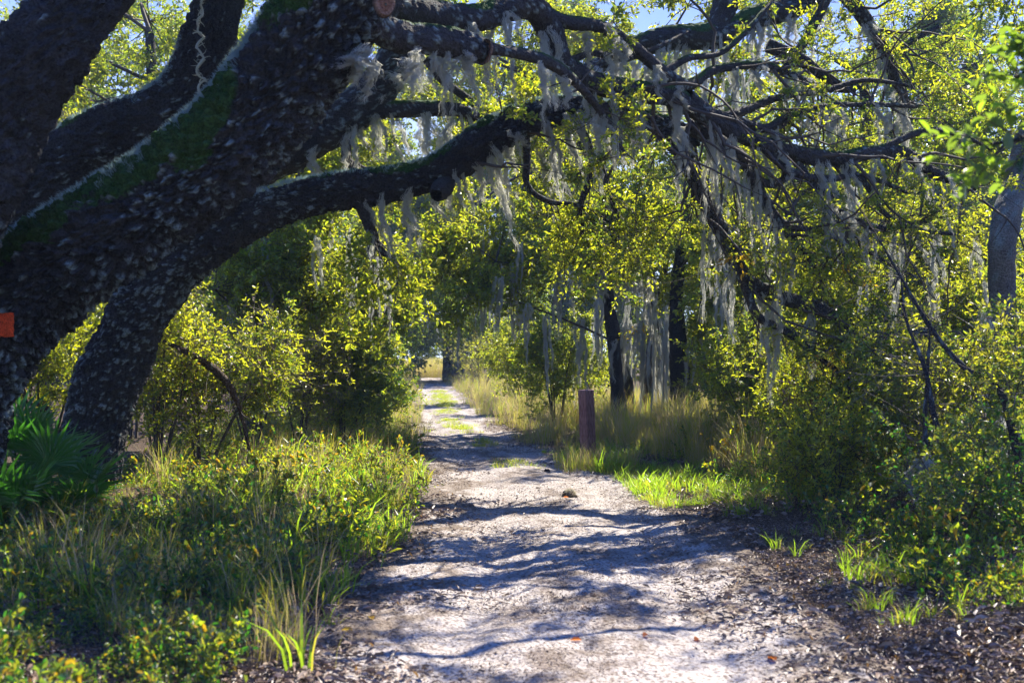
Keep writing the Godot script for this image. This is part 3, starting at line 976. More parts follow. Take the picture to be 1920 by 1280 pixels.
func blaze(t: Node3D) -> void:
	# paint on the bark: a thin skin that follows the trunk's curve
	var mb := MB.new()
	var r := 97.0 * 9.3 / F
	for i in 9:
		for j in 9:
			var px := lerpf(-20, 25, i / 8.0) + (rr(-1.5, 1.5) if i == 8 else 0.0)
			var py := lerpf(588, 632, j / 8.0) + (rr(-1.5, 1.5) if j in [0, 8] else 0.0) - i * 0.2
			var off := ((px - 7.0) * 0.85 + (py - 588.0) * 0.52) / F * 9.3
			mb.v.append(P(px, py, 9.3 - sqrt(maxf(r * r - off * off, 0.0)) - 0.06))
			if i and j:
				var q := i * 9 + j
				mb.i.append_array(PackedInt32Array([q, q - 1, q - 10, q, q - 10, q - 9]))
	for k in mb.v.size():
		mb.c.append(Color(0.8, 0.1, 0.03) * rr(0.75, 1.1))
	var paint := ground_mat(noise_picture(256, 0.05, [[0.0, 0.3, 0.45, 1.0], [Color(0.35, 0.3, 0.3), Color(0.8, 0.75, 0.75), Color(1, 1, 1), Color(1, 1, 1)]], 5, 41), noise_picture(256, 0.06, [], 5, 42), 6.0, 1.0)
	part("painted_blaze", commit(mb, paint, t.position), t)

func cut_face(t: Node3D, at: Vector3, out: Vector3, r: float) -> void:
	var mb := MB.new()
	var z := out.normalized()
	var x := z.cross(Vector3.UP).normalized()
	var y := x.cross(z)
	for ring in 4:
		for j in 20:
			var a := TAU * j / 20.0
			var q: float = r * [0.12, 0.45, 0.85, 1.08][ring]
			mb.v.append(at + (x * cos(a) + y * sin(a)) * q * (1.0 + 0.08 * sin(a * 3.0)) + z * [0.012, 0.008, 0.01, -0.03][ring])
			mb.c.append([Color(0.3, 0.16, 0.11), Color(0.26, 0.13, 0.09), Color(0.34, 0.22, 0.17), Color(0.06, 0.05, 0.045)][ring])
			if ring:
				var p := ring * 20 + j
				var s := ring * 20 + (j + 1) % 20
				mb.i.append_array(PackedInt32Array([p, p - 20, s, s, p - 20, s - 20]))
	part("sawn_face", commit(mb, M.bark, t.position), t)

func build_back_trees() -> void:
	var g := "trees around the trail"
	var curtains := []
	back_tree("oak_tree", "thin-crowned oak showing sky between the dark stems at the upper corner", 300, 26, [[300, 500, 26, 0.2], [290, 250, 26, 0.15], [280, 60, 26, 0.1]], [[90, 70, 26, 1.7, 110], [280, 40, 27, 1.9, 130], [460, 110, 26, 1.7, 110], [180, 190, 26, 1.4, 100], [420, 230, 26, 1.3, 90], [20, 180, 27, 1.5, 90], [560, 20, 27, 1.6, 90], [240, 320, 25, 1.1, 70], [150, -20, 27, 1.7, 130], [330, 150, 25, 1.3, 110], [80, 130, 25, 1.2, 90]], S.mixed, g)
	back_tree("oak_tree", "yellowing oak tangle seen under the dark curved stem", 90, 21, [[70, 560, 21, 0.1], [80, 400, 21, 0.07]], [[40, 340, 21, 1.0, 90], [140, 300, 22, 0.9, 70], [100, 200, 22, 0.8, 50], [40, 520, 20, 0.9, 80], [130, 620, 19, 0.8, 80]], S.dry, g, 0.8, 1.3, 4.0)
	var hung := back_tree("oak_tree", "bright yellow-green oak overhanging the left side of the trail", 470, 19, [[490, 640, 19, 0.12], [510, 480, 19, 0.09], [540, 360, 19.5, 0.06]], [[560, 330, 19.5, 1.1, 150], [640, 260, 20, 1.0, 130], [480, 450, 18.5, 1.0, 140], [600, 470, 19, 1.0, 150], [700, 500, 20, 0.9, 130], [400, 540, 18, 0.8, 110], [560, 570, 18.5, 0.9, 120], [660, 590, 19.5, 0.7, 90]], S.bright, g, 0.8, 1.3, 3.0)
	curtains.append([hung, 14, 430, 760, 400, 560, 18.5])
	hung = back_tree("oak_tree", "oak hanging sunlit yellow leaves over the middle of the trail", 1165, 24, [[1150, 640, 24, 0.13], [1130, 500, 24, 0.11], [1080, 380, 24, 0.08], [1000, 320, 23.5, 0.06]], [[860, 440, 22.5, 1.0, 130], [930, 490, 22.5, 1.0, 130], [840, 530, 22, 0.7, 90], [1030, 470, 23, 1.0, 130], [1060, 360, 24, 1.1, 140], [1130, 440, 24, 1.1, 140]], S.bright, g, 0.8, 1.3, 3.0)
	curtains.append([hung, 16, 860, 1150, 400, 600, 22.5])
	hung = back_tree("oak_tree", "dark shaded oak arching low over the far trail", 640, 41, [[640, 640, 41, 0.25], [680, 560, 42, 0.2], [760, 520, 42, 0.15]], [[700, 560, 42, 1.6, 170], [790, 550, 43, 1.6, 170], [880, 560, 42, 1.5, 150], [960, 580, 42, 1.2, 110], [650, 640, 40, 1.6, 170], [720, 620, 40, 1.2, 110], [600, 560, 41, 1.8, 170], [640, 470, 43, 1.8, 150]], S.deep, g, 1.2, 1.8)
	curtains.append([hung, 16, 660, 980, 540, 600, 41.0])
	# the four dark stems behind the marker post
	for a in [["thick forked oak stem, first of the dark stems behind the marker post", 1180, 25.0, [[1176, 740, 25, 0.16], [1158, 650, 25, 0.14], [1142, 560, 25, 0.11], [1150, 440, 25, 0.08]], [[1160, 430, 25, 1.1, 120]]], ["leaning oak stem, second of the dark stems behind the marker post", 1212, 26.0, [[1214, 740, 26, 0.15], [1222, 660, 26, 0.13], [1236, 560, 26, 0.1], [1260, 430, 26, 0.08]], [[1270, 380, 26, 1.3, 130], [1220, 500, 26, 1.0, 100]]], ["straight oak stem, third and thickest of the dark stems behind the marker post", 1275, 24.0, [[1275, 720, 24, 0.2], [1272, 640, 24, 0.18], [1270, 540, 24, 0.14], [1290, 400, 24, 0.09]], [[1300, 320, 24, 1.2, 120], [1330, 450, 23, 1.0, 110]]], ["slim oak stem, fourth of the dark stems behind the marker post", 1292, 25.0, [[1296, 720, 25, 0.1], [1304, 650, 25, 0.09], [1320, 560, 25, 0.07]], [[1340, 560, 24, 0.9, 100], [1370, 480, 25, 1.0, 100]]]]:
		var s := back_tree("oak_tree", a[0], a[1], a[2], a[3], a[4], S.bright, "dark oak stems behind the marker post")
		var spots := []
		for k in 9:
			spots.append([a[1] + rr(-110, 60), rr(500, 650), a[2] + rr(-1.5, 0.5), rr(0.8, 2.0), rr(0.7, 1.2)])
		moss_curtain(s, spots)
	hung = back_tree("oak_tree", "sunlit oak filling the thicket under the low dipping limb", 1430, 20, [[1430, 660, 20, 0.1], [1450, 520, 20, 0.08], [1480, 400, 20, 0.06]], [[1400, 400, 20, 1.0, 130], [1490, 470, 20, 1.0, 130], [1420, 570, 19, 0.9, 130], [1570, 360, 21, 1.1, 120], [1590, 510, 19, 1.0, 130], [1500, 640, 18, 0.9, 120], [1400, 680, 19, 0.7, 80], [1480, 340, 21, 1.0, 90]], S.bright, g, 0.8, 1.3, 3.0)
	curtains.append([hung, 18, 1330, 1640, 330, 600, 18.5])
	hung = back_tree("oak_tree", "tangled twiggy oak with fine bare stems at the thicket edge", 1720, 17, [[1720, 700, 17, 0.07], [1740, 560, 17, 0.06], [1750, 440, 17.5, 0.04]], [[1680, 480, 17.5, 1.0, 110], [1770, 560, 17, 0.9, 100], [1650, 620, 16.5, 0.8, 90], [1760, 420, 18, 1.0, 100], [1850, 600, 16.5, 0.9, 80], [1720, 720, 16, 0.7, 70], [1850, 470, 18, 1.0, 100]], [S.bright[1], S.dry[1]], g, 0.7, 1.2, 6.0)
	curtains.append([hung, 14, 1620, 1900, 420, 680, 16.0])
	back_tree("oak_tree", "tall oak with a leafy crown over the upper corner of the thicket", 1640, 24, [[1640, 560, 24, 0.17], [1630, 350, 24, 0.13], [1620, 150, 24, 0.1]], [[1420, 60, 24, 1.3, 72], [1560, 110, 24, 1.3, 72], [1680, 60, 25, 1.5, 72], [1830, 120, 24, 1.4, 72], [1650, 230, 24, 1.3, 72], [1790, 280, 24, 1.3, 72], [1480, 210, 23, 1.1, 72], [1320, 150, 24, 1.1, 65], [1900, 330, 24, 1.2, 72]], S.mixed, g)
	back_tree("oak_tree", "oak spreading fine foliage behind the longest twisting limb", 1226, 30, [[1226, 640, 30, 0.2], [1200, 450, 30, 0.16], [1080, 250, 30, 0.14], [1000, 150, 30, 0.12]], [[860, 120, 29, 1.5, 110], [1000, 60, 30, 1.7, 120], [1150, 40, 30, 1.7, 120], [1240, 130, 29, 1.5, 110], [930, 240, 29, 1.4, 110], [1080, 190, 29, 1.3, 110], [760, 40, 30, 1.6, 110], [1180, 270, 29, 1.3, 100], [1290, 10, 28, 1.6, 120], [1400, -40, 28, 1.6, 110]], S.bright, g, 1.0, 1.5)
	back_tree("oak_tree", "pale grey mossy trunk standing at the picture's edge behind near leaves", 1884, 14, [[1884, 760, 14, 0.17], [1880, 560, 14, 0.17], [1886, 430, 14, 0.16], [1930, 250, 15, 0.15], [1990, 60, 15, 0.1]], [[1950, 200, 15, 0.9, 50], [2010, 420, 15, 0.7, 40]], S.mixed, g, 0.8, 1.3, 1.0, 0.4, Color(0.2, 0.2, 0.19))
	for c in curtains:
		var spots := []
		for k in c[1]:
			spots.append([rr(c[2], c[3]), rr(c[4], c[5]), c[6] + rr(-1, 1), rr(0.6, 1.5), rr(0.6, 1.1)])
		moss_curtain(c[0], spots)
	# unseen oaks added behind the viewer to block low sky from camera-facing surfaces
	for a in [["added unseen oak behind the viewer far down the trail", 0.5, 17.0], ["added unseen oak behind the viewer at the far left", -13.0, 10.0], ["added unseen oak behind the viewer at the far right", 13.0, 9.0]]:
		var at := Vector3(a[1], 0.0, a[2])
		var b := thing("oak_tree", a[0], "tree", at, "unseen trees added behind the viewer")
		var mb := MB.new()
		tube(mb, [at, at + Vector3(0.2, 2.5, 0), at + Vector3(-0.2, 6, 0.3)], [0.35, 0.28, 0.18], 14, 0.2, 0.018, 0.2, 0.12)
		part("trunk", commit(mb, M.bark, at), b)
		var where := []
		for k in 300:
			var o := rand_dir()
			where.append(spray_at(at + Vector3(0, 5.2, 0) + o * Vector3(3.6, 4.6, 3.6) * pow(rng.randf(), 0.4), o, 1.0, 1.6))
		many("crown", S.far[1], where, b, at)
	# the wood far behind, tree by tree
	var far := [["far blue-green oak closing the end of the trail", 850, 128, 8.0, 620, 5.5], ["far rounded oak behind the hanging golden leaves of the trail's middle", 960, 90, 6.5, 430, 6.0], ["far tree seen as blue shade under the bowed limb", 840, 84, 8.0, 340, 6.0], ["far tree between the bowed limb and the sawn-off limb", 620, 90, 7.0, 260, 6.5], ["far tree behind the yellow-green oak left of the trail", 430, 80, 7.0, 380, 6.0], ["far tree low behind the bowed trunk", 200, 76, 6.0, 450, 6.0], ["far tree behind the yellowing tangle at the edge", -20, 80, 6.0, 400, 6.0], ["far tree behind the dark stems of the marker post", 1180, 84, 7.0, 380, 6.0], ["far tree above the shaggy limb", 1120, 96, 8.0, 60, 6.5], ["far tree at the upper corner behind the black stem", 110, 70, 7.0, 60, 6.0], ["far tree behind the curved stem and the pale vine", 400, 74, 7.0, 90, 6.0], ["far tree high behind the level limb", 860, 78, 7.0, 110, 6.0], ["far tree high over the thicket", 1760, 72, 7.0, 90, 6.0], ["far tree showing blue through the sunlit thicket", 1480, 80, 7.0, 400, 6.0], ["far tree behind the small curling limb", 1640, 86, 7.0, 330, 6.0], ["far tree behind the pale mossy trunk", 1880, 78, 7.0, 380, 6.0], ["far tree behind the tall crown in the upper corner", 1380, 98, 7.0, 230, 6.0]]
	for f in far:
		var r: float = f[3]
		var d: float = f[2]
		var k: float = F / d
		var low := 640.0
		var blobs := []
		var y: float = f[4]
		while y < low + 20.0:
			blobs.append([f[1] + rr(-0.5, 0.5) * r * k, y + rr(-10, 10), d + rr(-3, 3), r * 0.5, 170])
			blobs.append([f[1] + rr(-0.7, 0.7) * r * k, y + rr(-10, 10), d + rr(-3, 3), r * 0.5, 170])
			y += r * k * 0.42
		back_tree("far_tree", f[0], f[1], d, [[f[1], 560, d, 0.3], [f[1], minf(f[4] + 60, 500), d, 0.2]], blobs, S.far, "trees of the wood far behind", 1.0, 1.7)

func build_shrubs() -> void:
	var g := "shrubs along the left side of the trail"
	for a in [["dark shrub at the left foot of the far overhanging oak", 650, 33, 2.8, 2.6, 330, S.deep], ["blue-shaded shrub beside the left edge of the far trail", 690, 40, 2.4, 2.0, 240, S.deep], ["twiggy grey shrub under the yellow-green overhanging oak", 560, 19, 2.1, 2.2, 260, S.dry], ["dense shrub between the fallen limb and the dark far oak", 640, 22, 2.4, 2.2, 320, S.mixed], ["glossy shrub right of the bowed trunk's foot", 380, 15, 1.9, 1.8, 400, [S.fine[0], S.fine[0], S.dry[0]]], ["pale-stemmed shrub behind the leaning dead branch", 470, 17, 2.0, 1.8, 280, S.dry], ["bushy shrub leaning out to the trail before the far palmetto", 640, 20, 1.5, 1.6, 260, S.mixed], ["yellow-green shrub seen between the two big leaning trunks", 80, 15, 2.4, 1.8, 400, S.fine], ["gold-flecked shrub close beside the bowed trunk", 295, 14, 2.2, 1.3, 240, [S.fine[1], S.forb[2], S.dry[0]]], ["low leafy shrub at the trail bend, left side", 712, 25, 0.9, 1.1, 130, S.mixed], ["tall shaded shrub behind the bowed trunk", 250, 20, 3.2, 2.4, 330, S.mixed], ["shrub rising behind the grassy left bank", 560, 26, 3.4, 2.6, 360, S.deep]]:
		shrub("shrub", a[0], a[1], a[2], a[3], a[4], a[5], a[6], g)
	g = "shrubs along the right side of the trail"
	for a in [["moss-hung shrub just left of the marker post", 1045, 25, 2.4, 1.7, 230, S.mixed], ["grey-green shrub where the trail bends, right side", 960, 44, 2.6, 3.2, 260, S.dry], ["round pale shrub beyond the trail bend", 905, 60, 2.4, 3.6, 230, S.dry], ["dark rounded shrub above the far tan grass", 870, 76, 4.0, 4.6, 330, S.deep], ["yellow-leaved bush beside the moss-hung shrub", 985, 34, 2.6, 2.0, 260, S.bright], ["shrub behind the dark oak stems", 1110, 30, 2.4, 2.6, 300, S.bright], ["sparkling shrub at the near side of the grassy clearing", 1430, 17, 1.7, 1.7, 330, S.fine], ["leafy shrub right of the yellow sapling", 1500, 15, 1.5, 1.5, 230, S.fine], ["dry-leaved bush in the middle of the thicket", 1580, 14, 1.8, 1.5, 220, [S.fine[1], S.dry[0], S.fine[0]]], ["dense shrub at the foot of the twiggy oak", 1680, 13, 1.5, 1.5, 210, S.fine], ["shaded shrub beside the tall dark saplings", 1780, 11.5, 1.6, 1.4, 150, [S.fine[0], S.dry[0], S.dry[1]]], ["dark shrub at the picture's right edge", 1890, 10.5, 1.7, 1.4, 160, [S.fine[0], S.dry[1]]], ["shrub behind the grassy clearing", 1370, 24, 1.8, 2.2, 280, S.bright], ["tall shrub in the thicket below the low dipping limb", 1600, 18, 2.8, 1.9, 250, S.bright], ["tall tangled shrub behind the pale mossy trunk", 1850, 16, 3.0, 2.0, 230, [S.mixed[1], S.dry[1], S.bright[1]]], ["low brambly shrub at the thicket's sunny foot", 1560, 11.5, 0.8, 1.2, 170, [S.fine[1], S.forb[1]]], ["low dark shrub under the right-hand saplings", 1810, 9.2, 0.8, 1.2, 130, [S.fine[0], S.forb[0]]]]:
		shrub("shrub", a[0], a[1], a[2], a[3], a[4], a[5], a[6], g)

func build_cover() -> void:
	var all := func(_x, _d): return true
	var patchy := func(x, d): return n1.get_noise_2d(x * 7.0, d * 7.0) > -0.12
	# leaf litter, thinning out towards the sand
	var thin := func(x, d):
		var p := trail(d)
		var out := absf(x - p.x) - p.y
		return rng.randf() < smoothstep(-0.75, 0.8, out + n1.get_noise_2d(x * 10.0, d * 10.0) * 0.5)
	deal("leaf_litter", "brown fallen oak leaves along the left edge of the trail", "leaf litter", S.litter, scatter(6400, 4.0, 30.0, -0.8, 3.2, true, thin, Vector2(0.7, 1.2), 0.05))
	deal("leaf_litter", "brown fallen oak leaves under the thicket right of the trail", "leaf litter", S.litter, scatter(8000, 4.0, 30.0, -0.8, 4.0, false, thin, Vector2(0.7, 1.2), 0.05))
	var track := func(x, d): return n1.get_noise_2d(x * 9.0 + 40.0, d * 5.0) > -0.05
	var bits := scatter(1500, 4.0, 24.0, -1.5, 0.0, true, track, Vector2(0.7, 1.3), 0.03)
	bits.append_array(scatter(1500, 4.0, 24.0, -1.5, 0.0, false, track, Vector2(0.7, 1.3), 0.03))
	deal("leaf_crumbs", "dark crumbs of leaf and bark strewn over the pale sand", "leaf litter", S.crumbs, bits)
	# green ground cover
	deal("undergrowth", "small-leaved green and yellow undergrowth in the lower left corner", "undergrowth", S.forb, scatter(4600, 4.2, 10.5, 0.45, 3.8, true, func(x, d): return x < -0.8 + n1.get_noise_2d(x * 6.0, d * 6.0) * 1.1 and n1.get_noise_2d(x * 14.0 + 7.0, d * 14.0) > -0.22, Vector2(0.3, 0.95), 0.6))
	deal("undergrowth", "sunlit leafy undergrowth on the left bank beyond the bowed trunk", "undergrowth", [S.forb[1], S.forb[2], S.forb[1]], scatter(3600, 9.0, 30.0, 0.1, 4.0, true, func(x, d): return n1.get_noise_2d(x * 12.0 + 30.0, d * 12.0) > -0.14, Vector2(0.35, 1.2), 0.5))
	deal("undergrowth", "leafy undergrowth at the foot of the right thicket", "undergrowth", [S.forb[0], S.forb[1], S.forb[2], S.forb[2]], scatter(2600, 6.4, 20.0, 0.9, 5.0, false, patchy, Vector2(0.4, 1.3), 0.5))
	deal("grass", "bright green grass on the left bank", "grass", S.grass, scatter(1700, 7.5, 34.0, 0.2, 3.6, true, func(x, d): return n1.get_noise_2d(x * 9.0 + 60.0, d * 9.0) > 0.0, Vector2(0.5, 1.3)))
	deal("grass", "coarse grass blades among the undergrowth of the left foreground", "grass", S.grass, scatter(560, 6.0, 13.0, 0.1, 3.4, true, func(x, d): return n1.get_noise_2d(x * 9.0 + 10.0, d * 9.0) > -0.05, Vector2(0.5, 1.1)))
	deal("dry_stems", "dry straw-coloured stems standing in the left bank", "dry stems", S.tall, scatter(420, 6.0, 24.0, 0.2, 3.6, true, patchy, Vector2(0.4, 0.9)))
	deal("grass", "tall mixed grass of the clearing behind the marker post", "grass", S.tall, scatter(2600, 14.0, 28.0, 1.2, 7.0, false, func(x, d): return x > 0.9 and x < 4.6, Vector2(0.7, 1.2)))
	deal("grass", "short green grass where the side trail joins", "grass", [S.grass[0], S.lawn[0]], scatter(3000, 12.5, 20.0, -0.2, 4.0, false, func(x, d): return n1.get_noise_2d(x * 8.0, d * 8.0) > -0.2, Vector2(0.5, 1.0)))
	deal("grass", "yellow-green grass tufts along the sunny right edge", "grass", S.grass, scatter(1100, 6.8, 15.0, 0.4, 3.4, false, func(x, d): return n1.get_noise_2d(x * 8.0 + 20.0, d * 8.0) + rr(-0.25, 0.25) > 0.02, Vector2(0.35, 0.95)))
	deal("grass", "pale dry grass lining the far trail on the right", "grass", S.tall, scatter(2400, 20.0, 90.0, -0.3, 5.0, false, func(x, d): return (absf(x - trail(d).x) - trail(d).y) * 0.5 > n1.get_noise_2d(x * 5.0, d * 3.0) * 1.6 + rr(-0.3, 0.3), Vector2(0.35, 1.2)))
	deal("grass", "dry grass along the far trail on the left", "grass", S.tall, scatter(900, 20.0, 100.0, -0.2, 2.0, true, func(x, d): return absf(x - trail(d).x) - trail(d).y > n1.get_noise_2d(x * 4.0, d * 4.0) * 0.9, Vector2(0.4, 1.0)))
	var tan := []
	for k in 1500:
		var d := rr(98.0, 125.0)
		var x := (rr(740, 900) - 960.0) / F * d
		tan.append(Transform3D(Basis(Vector3.UP, rr(0, TAU)) * rr(1.6, 2.6), Vector3(x, height(x, -d), -d)))
	deal("grass", "stand of tan grass closing the far end of the trail", "grass", [S.tall[1]], tan)
	var mid := []
	for k in 900:
		var d := rr(17.0, 60.0)
		var p := trail(d)
		var x := p.x + rng.randfn(0.0, 0.28)
		if n1.get_noise_2d(x * 6.0, d * 1.6) + rr(-0.25, 0.25) > 0.1:
			mid.append(Transform3D(Basis(Vector3.UP, rr(0, TAU)) * rr(0.5, 1.0), Vector3(x, height(x, -d) + 0.006, -d)))
	deal("grass", "short grass growing between the wheel tracks", "grass", S.lawn, mid)

func build_details() -> void:
	# marker post
	var g := ground_at(1104, 17.6)
	var t := thing("marker_post", "square brown painted wooden post beside the side trail", "post", g)
	var body := post_mesh()
	var o := part("post", body[0], t)
	o.rotation = Vector3(0.0, deg_to_rad(38.0), deg_to_rad(3.0))
	var cap := part("cap", body[1], t)
	cap.rotation = o.rotation
	var round_post := []
	for k in 60:
		var x := g.x + rr(-0.5, 0.7)
		var z := g.z + rr(0.12, 0.9)
		round_post.append(Transform3D(Basis(Vector3.UP, rr(0, TAU)) * rr(0.45, 0.85), Vector3(x, height(x, z), z)))
	deal("grass", "ragged grass grown up round the foot of the marker post", "grass", [S.tall[0], S.grass[0], S.tall[0]], round_post)
	# palmettos
	palmetto("bright fan palmetto in front of the great leaning trunk's foot", ground_at(40, 10.4) + Vector3(0, 0.25, 0), 9, 0.8)
	palmetto("shaded fan palmetto at the foot of the bowed trunk", ground_at(110, 10.0), 10, 0.75)
	palmetto("dark fan palmetto low at the left edge", ground_at(10, 9.2), 8, 0.7)
	palmetto("far blue-green palmetto at the left edge of the trail bend", ground_at(722, 31.0), 14, 1.1)
	# yellow sapling and golden vines of the thicket
	var gold_leaves := [leaf_shape(M.gold), leaf_shape(M.gold), leaf_shape(M.lime)]
	for a in [["yellow-leaved sapling standing in the grass of the clearing", 1355, 15.5, 0.75], ["low golden sapling lit at the edge of the thicket", 1620, 12.5, 0.6]]:
		var at := ground_at(a[1], a[2])
		var v := thing("sapling", a[0], "sapling", at, "saplings with golden leaves")
		var wd := MB.new()
		for k in 7:
			var tip := at + Vector3(rr(-0.3, 0.3), a[3] * rr(0.5, 1.0), rr(-0.25, 0.25))
			leafy_twig(v, wd, at - Vector3(0, 0.03, 0), at.lerp(tip, 0.5) + Vector3(0, 0.12, 0), tip, 6, 0.09, gold_leaves)
		part("stems", commit(wd, M.twig, at), v, true)
	for a in [["golden vine leaves on the low dipping limb's upper bend", 1390, 505, 12.7], ["spray of golden leaves right of the low limb's bend", 1600, 525, 12.9], ["golden leaves hanging under the low dipping limb", 1560, 690, 12.6], ["orange-gold leaves low in the thicket's middle", 1640, 650, 13.2], ["gold leaves beside the dark stems behind the post", 1205, 625, 23.0], ["gold leaves of the vine at the trail bend's right", 965, 655, 33.0]]:
		var c := P(a[1], a[2], a[3])
		var v := thing("golden_vine", a[0], "vine", c, "golden vine leaves")
		var wd := MB.new()
		for k in 6:
			var q: Vector3 = c + Vector3(rr(-0.35, 0.35), rr(-0.12, 0.12), rr(-0.2, 0.2)) * a[3] / 14.0
			leafy_twig(v, wd, c + Vector3(0, 0.25, 0), c.lerp(q, 0.5) + Vector3(0, 0.1, 0), q, 6, 0.075, gold_leaves)
		part("stems", commit(wd, M.twig, c), v, true)
	for a in [["tall dark bare sapling crossing the right thicket", [[1800, 975, 10.5, 13], [1770, 850, 10.5, 13], [1748, 760, 10.6, 12], [1735, 690, 10.7, 10], [1700, 600, 10.9, 7], [1690, 520, 11.0, 4]]], ["dark leaning sapling at the right edge of the thicket", [[1935, 830, 10.2, 16], [1880, 740, 10.3, 15], [1810, 690, 10.4, 13], [1750, 620, 10.6, 10], [1690, 520, 10.8, 6], [1650, 450, 11.0, 4]]], ["slim upright stem hung with moss beside the bare sapling", [[1757, 980, 10.6, 12], [1745, 900, 10.6, 11], [1735, 800, 10.7, 10], [1740, 700, 10.8, 7], [1745, 600, 10.9, 4]]], ["thin dark stem in the middle of the thicket", [[1600, 860, 13.0, 9], [1598, 780, 13.0, 8], [1590, 700, 13.1, 7], [1600, 620, 13.2, 4]]]]:
		var l := limb_line(a[1])
		var s := thing("sapling", a[0], "sapling", l[0][0], "bare saplings in the right thicket")
		l[0][0].y = height(l[0][0].x, l[0][0].z) - 0.05
		s.position = l[0][0]
		var mb := MB.new()
		tube(mb, l[0], l[1], 8, 0.06, 0.004, 0.0, 0.25)
		part("stem", commit(mb, M.bark, s.position), s)
		var wood := MB.new()
		for k in 22:
			var q: Vector3 = l[0][rng.randi_range(1, l[0].size() - 1)]
			q = q.lerp(l[0][rng.randi_range(1, l[0].size() - 1)], 0.0)
			var z := q + (rand_dir() + Vector3(0, 0.4, 0)).normalized() * rr(0.3, 0.8)
			twig(wood, q, q.lerp(z, 0.5) + rand_dir() * 0.08, z, 0.005, 0.0015, 4)
		part("twigs", commit(wood, M.twig, s.position), s, true)
	moss_along([[1720, 860, 10.4, 10], [1740, 850, 10.5, 10], [1790, 870, 10.4, 10]], 4, 0.0, 0.95, 0.3, 0.5, "the bare saplings of the thicket", 0.0, 1.4)
	moss_along([[1850, 560, 13.0, 10], [1880, 780, 12.0, 10], [1900, 800, 12.0, 10]], 4, 0.1, 0.95, 0.5, 1.2, "the twigs at the right edge", 0.0, 1.1)
	# near leafy branch at the right edge
	t = thing("oak_branch", "near dark leafy oak branch hanging in from the right edge", "branch", P(2150, 260, 4.6))
	var near_leaves := [leaf_shape(M.dark), leaf_shape(M.dark), leaf_shape(M.dark), leaf_shape(M.grass)]
	var sprigs := MB.new()
	for q in [[[2280, 170, 4.6, 30], [2090, 215, 4.6, 20], [1970, 250, 4.6, 12], [1860, 270, 4.6, 6]], [[2280, 20, 4.7, 26], [2100, 50, 4.8, 18], [1990, 90, 4.9, 10], [1900, 150, 5.0, 5]]]:
		var line := limb(t, q, 0.0)
		for k in 18:
			var a: Vector3 = line[1].lerp(line[3], rng.randf()) if k % 2 else line[2].lerp(line[3], rng.randf())
			var c := a + Vector3(rr(-0.28, 0.06), rr(-0.22, 0.16), rr(-0.2, 0.2))
			leafy_twig(t, sprigs, a, a.lerp(c, 0.5) + rand_dir() * 0.03, c, 8, 0.07, near_leaves)
	part("twigs", commit(sprigs, M.twig, t.position), t, true)
	# fallen and leaning wood
	t = thing("dead_branch", "broken dead branch leaning out of the shrubs right of the bowed trunk", "branch", P(440, 735, 14.0))
	var l := limb_line([[305, 640, 13.6, 8], [350, 660, 13.7, 14], [395, 688, 13.9, 17], [428, 722, 14.0, 14], [450, 770, 14.2, 8], [468, 850, 14.4, 5]])
	var mb := MB.new()
	tube(mb, l[0], l[1], 12, 0.03, 0.01, 0.0, 0.2, Color(0.12, 0.09, 0.075))
	part("limb", commit(mb, M.bark, t.position), t)
	var wood := MB.new()
	for k in 26:
		var q: Vector3 = l[0][rng.randi_range(2, 5)]
		var z := q + rand_dir() * rr(0.2, 0.7)
		twig(wood, q, q.lerp(z, 0.5) + rand_dir() * 0.08, z, 0.005, 0.0015, 4)
	part("twigs", commit(wood, M.pale_twig, t.position), t, true)
	# curling pale rope of fern and vine on the dark curved stem
	t = thing("hanging_vine", "pale curling dead vine hanging in front of the dark curved stem", "vine", P(375, 10, 9.9))
	wood = MB.new()
	var at := P(372, -10, 9.9)
	for k in 11:
		var next := P(372 + rr(-9, 12) + k * 0.8, -10 + (k + 1) * 20, 9.9 + rr(-0.03, 0.03))
		twig(wood, at, at.lerp(next, 0.5) + rand_dir() * 0.05, next, rr(0.008, 0.016), rr(0.006, 0.014), 5, 5)
		for m in 3:
			var hair := at.lerp(next, rng.randf())
			var end := hair + rand_dir() * Vector3(0.08, 0.06, 0.03)
			twig(wood, hair, hair.lerp(end, 0.5) + rand_dir() * 0.02, end, 0.005, 0.002, 4, 3)
		if k % 2:
			var e := next + Vector3(rr(-0.14, 0.14), rr(-0.03, 0.06), rr(-0.04, 0.06))
			twig(wood, next, next.lerp(e, 0.5) + Vector3(0, 0.05, 0.02), e, 0.009, 0.005, 6, 5)
		at = next
	part("stem", commit(wood, mat(lin(0.34, 0.36, 0.28), 0.8), t.position), t)
	# things lying on the trail
	lump("moss_tuft", "brown and grey tuft of fallen moss lying on the sand", "moss", 1068, 13.6, 0.075, Color(0.2, 0.16, 0.11), true)
	lump("earth_clod", "dark clod lying at the end of the side trail's grass", "clod", 1026, 16.7, 0.045, Color(0.05, 0.04, 0.04), false)
	lump("log_stub", "grey broken log end sticking out of the left bank grass", "log", 722, 12.9, 0.11, Color(0.2, 0.18, 0.19), false)
	var leafy := [[1055, 935, "orange leaf lying against the fallen moss tuft"], [1310, 1187, "orange leaf alone on the near sand"], [1455, 1232, "reddish leaf on the sand near the lower edge"], [1068, 1200, "dark red leaf in the middle of the near trail"], [1215, 1190, "tan leaf left of the lone orange leaf"], [500, 1160, "bright orange leaf at the edge of the undergrowth"], [580, 1078, "orange leaf under the bamboo-like grass"], [1480, 1060, "yellow leaf at the right edge of the sand"], [700, 1165, "yellow leaf on the shaded sand edge"], [640, 1185, "golden leaf left of the shaded sand edge"]]
